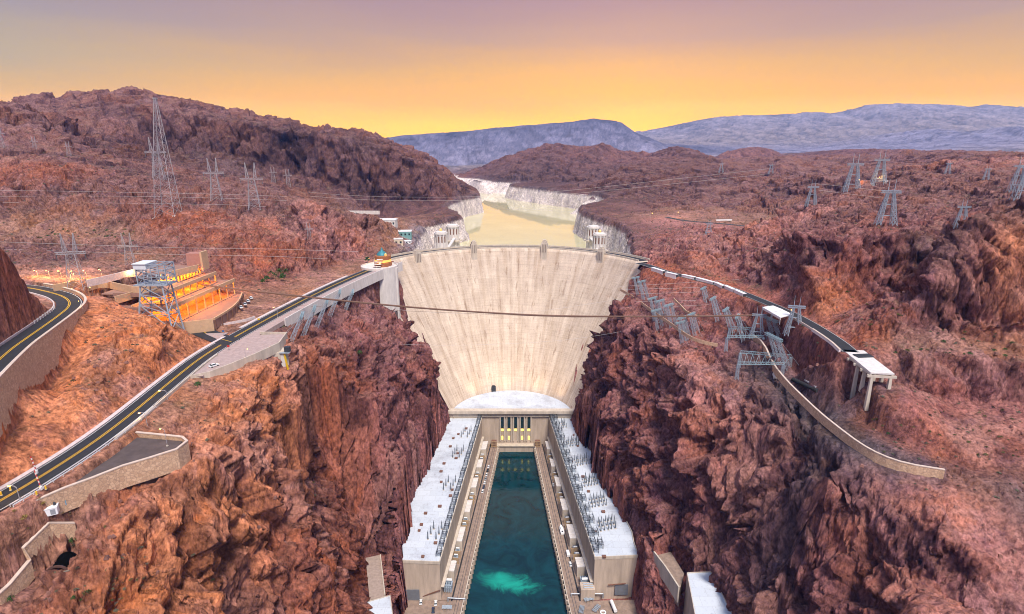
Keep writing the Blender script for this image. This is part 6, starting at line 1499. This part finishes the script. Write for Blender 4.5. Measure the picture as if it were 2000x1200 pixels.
# stone walls of the lower road
low_wall('stone_wall', smoothline([(p[0], p[1], max(gz(p[0], p[1]), p[2] - 1)) for p in WALL_S], it=1), .7, 1.2, -3.2, M_STONE, M_COPE, 'long curving tan stone wall along the abandoned lower road')
low_wall('stone_wall', smoothline([(p[0], p[1], max(gz(p[0], p[1]), p[2] - 1)) for p in WALL_N], it=1), .5, .5, -1.8, M_STONE, None, 'tan stone wall under the leaning towers on the right rim')
lw = [hit(x, y) for x, y in ((1316, 588), (1328, 600), (1340, 612), (1364, 622))]
low_wall('stone_wall', lw, .7, 1.6, -2, M_STONE, None, 'short tan stone wall on the red slope between the leaning towers')
pts = [hit(x, y) for x, y in ((1548, 745), (1566, 752), (1596, 768))]
cp_ = thing('culvert_pipe', 'black pipe and planks lying beside the long curving wall', 'pipe', pts[0])
wpart(MB().bar((pts[0][0], pts[0][1], pts[0][2] + 1), (pts[2][0], pts[2][1], pts[2][2] + 1), 2.2, n=10), 'pipe', M_RUB, cp_)
wpart(MB().bar((pts[1][0] + 1, pts[1][1] + 2, pts[1][2] + 2.2), (pts[2][0], pts[2][1] + 2, pts[2][2] + 2.2), .7), 'plank', M_STEELW, cp_)
x, y, z = hit(1515, 738)
bo = bmesh.new(); bmesh.ops.create_icosphere(bo, subdivisions=3, radius=1.7)
for v in bo.verts: v.co *= 1 + .25 * math.sin(v.co.x * 2.3 + 1) * math.cos(v.co.y * 2 + v.co.z * 1.7); v.co.z *= 1.15
me = bpy.data.meshes.new('boulder'); bo.to_mesh(me); bo.free(); me.materials.append(M_CONCW)
o = bpy.data.objects.new('boulder', me); link(o); o.location = (x, y, z + .8); tag(o, 'big white boulder on the grey slope beside the long curving wall', 'boulder')
# lit yard and far lamps
x, y, z = PY(1690, 362, 585)
for i, (dx_, w_) in enumerate(((0, 14), (16, 9))):
    X = x + dx_; t = thing('yard_shed', ('longer' if i == 0 else 'shorter') + ' low white shed in the lit yard between portal towers', 'shed', (X, y, max(gz(X, y), z - 2)))
    MB().box((0, 0, -2), (w_, 5, 5)).build('wall', M_CONCW, t); MB().box((0, 0, 3), (w_ + .6, 5.6, .3)).build('roof', M_WHITE, t); MB().box((0, -2.55, .2), (w_ * .3, .1, 2.2)).build('door', M_DARK, t)
for px, py, Y, lab in ((1673, 358, 580, 'left'), (1712, 358, 582, 'right')):
    X, Yy, Z = PY(px, py, Y); put_lamp((X, Yy, gz(X, Yy)), 0, 'lit lamp in the yard between portal towers, %s one' % lab, 2500, .8)
for px, py, lab in ((1270, 424, 'left'), (1320, 426, 'right')):
    X, Yy, Z = PZ(px, py, 181); put_lamp((X, Yy, gz(X, Yy)), 0, 'lit lamp beside the far road loop, %s one' % lab, 1200, .9)
X, Yy, Z = PY(1415, 421, 720)
low_wall('roadside_wall', [(X - 10, Yy, gz(X - 10, Yy)), (X + 10, Yy, gz(X + 10, Yy))], 1, 1.6, -1, M_WHITE, None, 'short white wall by the far road loop')
# ------------------------------------------------------------------ buildings at the bottom edge
def rim_building(q, zr, zb, lab):
    c = (sum(p[0] for p in q) / len(q), sum(p[1] for p in q) / len(q), zb); t = thing('valve_house', lab, 'building', c)
    wpart(MB().prism(q, zb - 8, zr - .5), 'wall', M_BUFF, t); wpart(MB().prism(q, zr - .5, zr), 'roof', M_ROOFW, t)
    wpart(MB().wall([(*p, zr) for p in q] + [(*q[0], zr)], .4, .5, -.6), 'parapet', M_CONC, t)
    return t
rim_building([PZ(x, y, 52)[:2] for x, y in ((1342, 1120), (1388, 1118), (1440, 1220), (1362, 1225))], 52, 20, 'white roofed valve house cut by the bottom edge right of the power plant')
rim_building([PZ(x, y, 34)[:2] for x, y in ((712, 1178), (762, 1164), (770, 1225), (716, 1230))], 34, 8, 'white roofed valve house cut by the bottom edge left of the power plant')
w = [PZ(x, y, 46) for x, y in ((1277, 1080), (1300, 1110), (1326, 1150))]
low_wall('ramp_wall', w, .8, 1.2, -9, M_CONC, None, 'sloping concrete ramp wall above the right valve house')
q = [PZ(x, y, 45) for x, y in ((1282, 1085), (1310, 1078), (1336, 1120), (1329, 1148))]
tag(MB().prism([p[:2] for p in q], 32, 45).build('pavement', M_QUAY), 'paved recess beside the right valve house', kind='structure')
q = [PZ(x, y, 30) for x, y in ((714, 1090), (742, 1084), (752, 1165), (722, 1172))]
tag(MB().prism([p[:2] for p in q], 20, 30).build('pavement', mat('concrete_ramp', (.38, .29, .24), .85, var=.3)), 'concrete ramp leading down to the left valve house', kind='structure')
low_wall('ramp_wall', [PZ(x, y, 30) for x, y in ((743, 1086), (752, 1165))], .6, 1.2, -6, M_CONC, None, 'concrete wall beside the ramp to the left valve house')
# ------------------------------------------------------------------ plants
def make_shrub(seed, r, m):
    rnd = random.Random(seed); b = MB()
    for i in range(70):
        a = rnd.uniform(0, 6.283); e = rnd.uniform(.05, 1.4); d = r * rnd.uniform(.45, 1)
        p = Vector((math.cos(a) * math.cos(e) * d, math.sin(a) * math.cos(e) * d, math.sin(e) * d * .75)); s = r * rnd.uniform(.12, .24)
        u = Vector((rnd.uniform(-1, 1), rnd.uniform(-1, 1), rnd.uniform(-1, 1))).normalized(); v = u.orthogonal().normalized()
        b.add([p - u * s - v * s * .4, p + u * s - v * s * .3, p + u * s * .6 + v * s * .5, p - u * s * .7 + v * s * .4], [(0, 1, 2, 3)])
    me = b.build('shrub', m); COL.objects.unlink(me); return me
M_SH = [mat('sage_grey_leaf', (.12, .12, .075), .9, var=.35, scale=3), mat('olive_leaf', (.11, .105, .035), .9, var=.35, scale=3), mat('green_leaf', (.04, .085, .02), .9, var=.35, scale=3), mat('dry_yellow_leaf', (.24, .17, .045), .9, var=.3, scale=3)]
shr = [make_shrub(i, 1.0, M_SH[i % 4]) for i in range(8)]
def put_shrub(px, py, s, k, lab, grp):
    x, y, z = hit(px, py); o = shr[k].copy(); COL.objects.link(o); o.name = 'desert_shrub'; o.location = (x, y, z - .1); o.scale = (s, s, s * random.uniform(.7, 1.1)); o.rotation_euler = (0, 0, random.uniform(0, 6.28)); tag(o, lab, 'shrub', grp)
random.seed(21)
for i, (px, py, s, k, w_) in enumerate(((166, 1030, 1.5, 2, 'dark green shrub at the end of the zigzag wall'), (140, 1058, 1.6, 2, 'dark green shrub over the tunnel mouth'), (172, 1158, 1.5, 2, 'green shrub on the ledge right of the tunnel mouth'), (20, 1172, 1.4, 2, 'green shrub against the lower zigzag wall'),
                                        (47, 1018, 1.3, 3, 'yellow shrub below the white foot wall'), (85, 990, .9, 3, 'yellow shrub beside the white utility cabinet'), (386, 752, 2.0, 2, 'green shrub under the corner of the lookout terrace'), (697, 744, 2.2, 2, 'bright green shrub alone on the left cliff face'),
                                        (702, 690, 2.6, 2, 'dark green shrub in the gully below the drum'), (122, 980, .9, 3, 'dry shrub below the small blue box'))): put_shrub(px, py, s, k, w_, None)
areas = [('on the rock shelf at the bottom left', 'shrubs on the bottom left shelf', 60, (60, 430, 1060, 1195), (.4, .9), (0, 0, 1, 2, 4)), ('on the dirt slope below the plaza', 'shrubs below the plaza', 30, (20, 330, 965, 1060), (.35, .8), (1, 3, 0, 7)), ('on the orange bank left of the road', 'shrubs on the orange bank', 26, (20, 360, 600, 830), (.4, .8), (0, 1, 4)),
         ('on the left rim rock', 'shrubs on the left rim', 30, (380, 620, 740, 1000), (.4, .9), (0, 1, 4, 5)), ('on the red flat at right', 'shrubs on the red flat', 55, (1700, 1995, 800, 900), (.5, 1.2), (0, 1, 2, 5)), ('on the ledge above the right cliff', 'shrubs on the right ledge', 30, (1740, 1995, 640, 710), (.6, 1.4), (2, 1, 6)),
         ('below the right cliff road', 'shrubs below the right road', 40, (1330, 1640, 560, 720), (.5, 1.1), (1, 0, 2)), ('on the green shelf of the left hill', 'shrubs on the left shelf', 26, (60, 270, 448, 466), (.8, 1.6), (2, 1, 6)), ('at the foot of the big right cliff', 'shrubs under the right cliff', 26, (1560, 1760, 565, 640), (.7, 1.5), (2, 1, 5))]
for lab, grp, n, (x0, x1, y0, y1), (s0, s1), ks in areas:
    for i in range(n): put_shrub(random.uniform(x0, x1), random.uniform(y0, y1), random.uniform(s0, s1), random.choice(ks), 'small desert shrub ' + lab, grp)
# scrub and loose stones too many to count
def scatter(name, lab, m, n, seed, smin, smax, shape, cond):
    rnd = np.random.default_rng(seed); ii, jj = np.nonzero(cond); w = (GR[ii, jj] ** .6); k = rnd.choice(len(ii), n, p=w / w.sum(), replace=False); V, F = [], []
    bv, bf = shape; bv = np.array(bv); nb = len(bv)
    for q, (i, j) in enumerate(zip(ii[k], jj[k])):
        a = rnd.uniform(0, 6.28); s = rnd.uniform(smin, smax) * (1 + .0008 * GR[i, j]); c, sn = math.cos(a) * s, math.sin(a) * s
        V.append(np.stack([bv[:, 0] * c - bv[:, 1] * sn + X1[i, j], bv[:, 0] * sn + bv[:, 1] * c + Y1[i, j], bv[:, 2] * s * rnd.uniform(.6, 1.1) + Z1[i, j]], 1)); F.append(np.array(bf) + q * nb)
    V = np.concatenate(V); F = np.concatenate(F); me = bpy.data.meshes.new(name); me.from_pydata(V.tolist(), [], F.tolist()); me.materials.append(m)
    tag(link(bpy.data.objects.new(name, me)), lab, kind='stuff')
rq = random.Random(5); bv, bf = [], []
for q in range(14):
    a, e = rq.uniform(0, 6.28), rq.uniform(.1, 1.4); p = Vector((math.cos(a) * math.cos(e), math.sin(a) * math.cos(e), math.sin(e) * .8)) * .6; u = Vector((rq.uniform(-1, 1), rq.uniform(-1, 1), rq.uniform(-1, 1))).normalized() * .36; v = u.orthogonal().normalized() * .25
    k = len(bv); bv += [p - u, p + v, p + u, p - v]; bf.append((k, k + 1, k + 2, k + 3))
ok = (slope < .32) & (FW > .98) & (ROUGH > .5) & (Z1 > 140) & (GR < 1300) & (np.abs(GA) < R(47)) & (RINGM < .2) & ~in_poly([(-213, 286), (-160, 286), (-165, 362), (-228, 362)], X1, Y1)
scatter('desert_scrub', 'thin grey green desert scrub dotted over the slopes', M_SH[0], 5200, 1, .35, 1.0, (bv, bf), ok)
st = [(-.6, -.4, -.3), (.5, -.6, -.3), (.7, .4, -.3), (-.3, .6, -.3), (-.4, -.3, .35), (.3, -.35, .5), (.4, .3, .4), (-.25, .3, .55)]
scatter('loose_stones', 'loose red brown stones lying on ledges and slopes', mat('loose_stone', (.27, .13, .10), .95, var=.5, scale=.2), 7000, 2, .3, 1.2, (st, [(0, 1, 5, 4), (1, 2, 6, 5), (2, 3, 7, 6), (3, 0, 4, 7), (4, 5, 6, 7), (3, 2, 1, 0)]), (slope < .5) & (FW > .98) & (ROUGH > .7) & (Z1 > 30) & (GR < 1000) & (np.abs(GA) < R(47)))
def make_tree(seed, h, palm):
    rnd = random.Random(seed); t = thing('palm_tree' if palm else 'tree', '', 'tree', (0, 0, 0))
    MB().bar((0, 0, 0), (.15, .1, h * .8), .45, .25, n=8).build('trunk', mat('bark', (.14, .09, .06), .9, var=.3) if 'bark' not in bpy.data.materials else bpy.data.materials['bark'], t)
    b = MB()
    for i in range(26 if palm else 170):
        a = rnd.uniform(0, 6.283)
        if palm:
            e = rnd.uniform(-.5, 1.1); L_ = h * .42; p0 = Vector((.15, .1, h * .8)); pr = p0
            for k in range(4):
                e2 = e - k * .35; q = pr + Vector((math.cos(a) * math.cos(e2), math.sin(a) * math.cos(e2), math.sin(e2))) * L_ / 4; w_ = .34 * h / 8 * (1 - k * .18); sd = Vector((-math.sin(a), math.cos(a), 0)) * w_
                b.add([pr - sd, pr + sd, q + sd * .8, q - sd * .8], [(0, 1, 2, 3)]); pr = q
        else:
            e = rnd.uniform(-.6, 1.5); d = h * .38 * rnd.uniform(.4, 1); p = Vector((math.cos(a) * math.cos(e) * d, math.sin(a) * math.cos(e) * d, h * .68 + math.sin(e) * d)); s = h * rnd.uniform(.05, .1)
            u = Vector((rnd.uniform(-1, 1), rnd.uniform(-1, 1), rnd.uniform(-1, 1))).normalized(); v = u.orthogonal().normalized(); b.add([p - u * s, p + v * s, p + u * s, p - v * s], [(0, 1, 2, 3)])
    b.build('crown', M_SH[2], t); return t
for i, (px, py, h, pl_) in enumerate(((514, 556, 4, 0), (522, 552, 5, 0), (530, 548, 8, 1), (538, 550, 7, 1), (546, 545, 8, 1), (553, 550, 6, 0), (559, 544, 8, 1))):
    x, y, z = hit(px, py); t = make_tree(50 + i, h, pl_); t.location = (x, y, z - .2); t['label'] = 'green %s in the clump beside the road to the dam, %s from the left' % ('palm' if pl_ else 'bushy tree', ORD[i]); t['group'] = 'trees beside the dam road'
x, y, z = PZ(719, 516, 172); t = make_tree(77, 6, 0); t.location = (x - 1, y + 2, 172); t['label'] = 'dark bushy tree beside the lamp by the round visitor building'
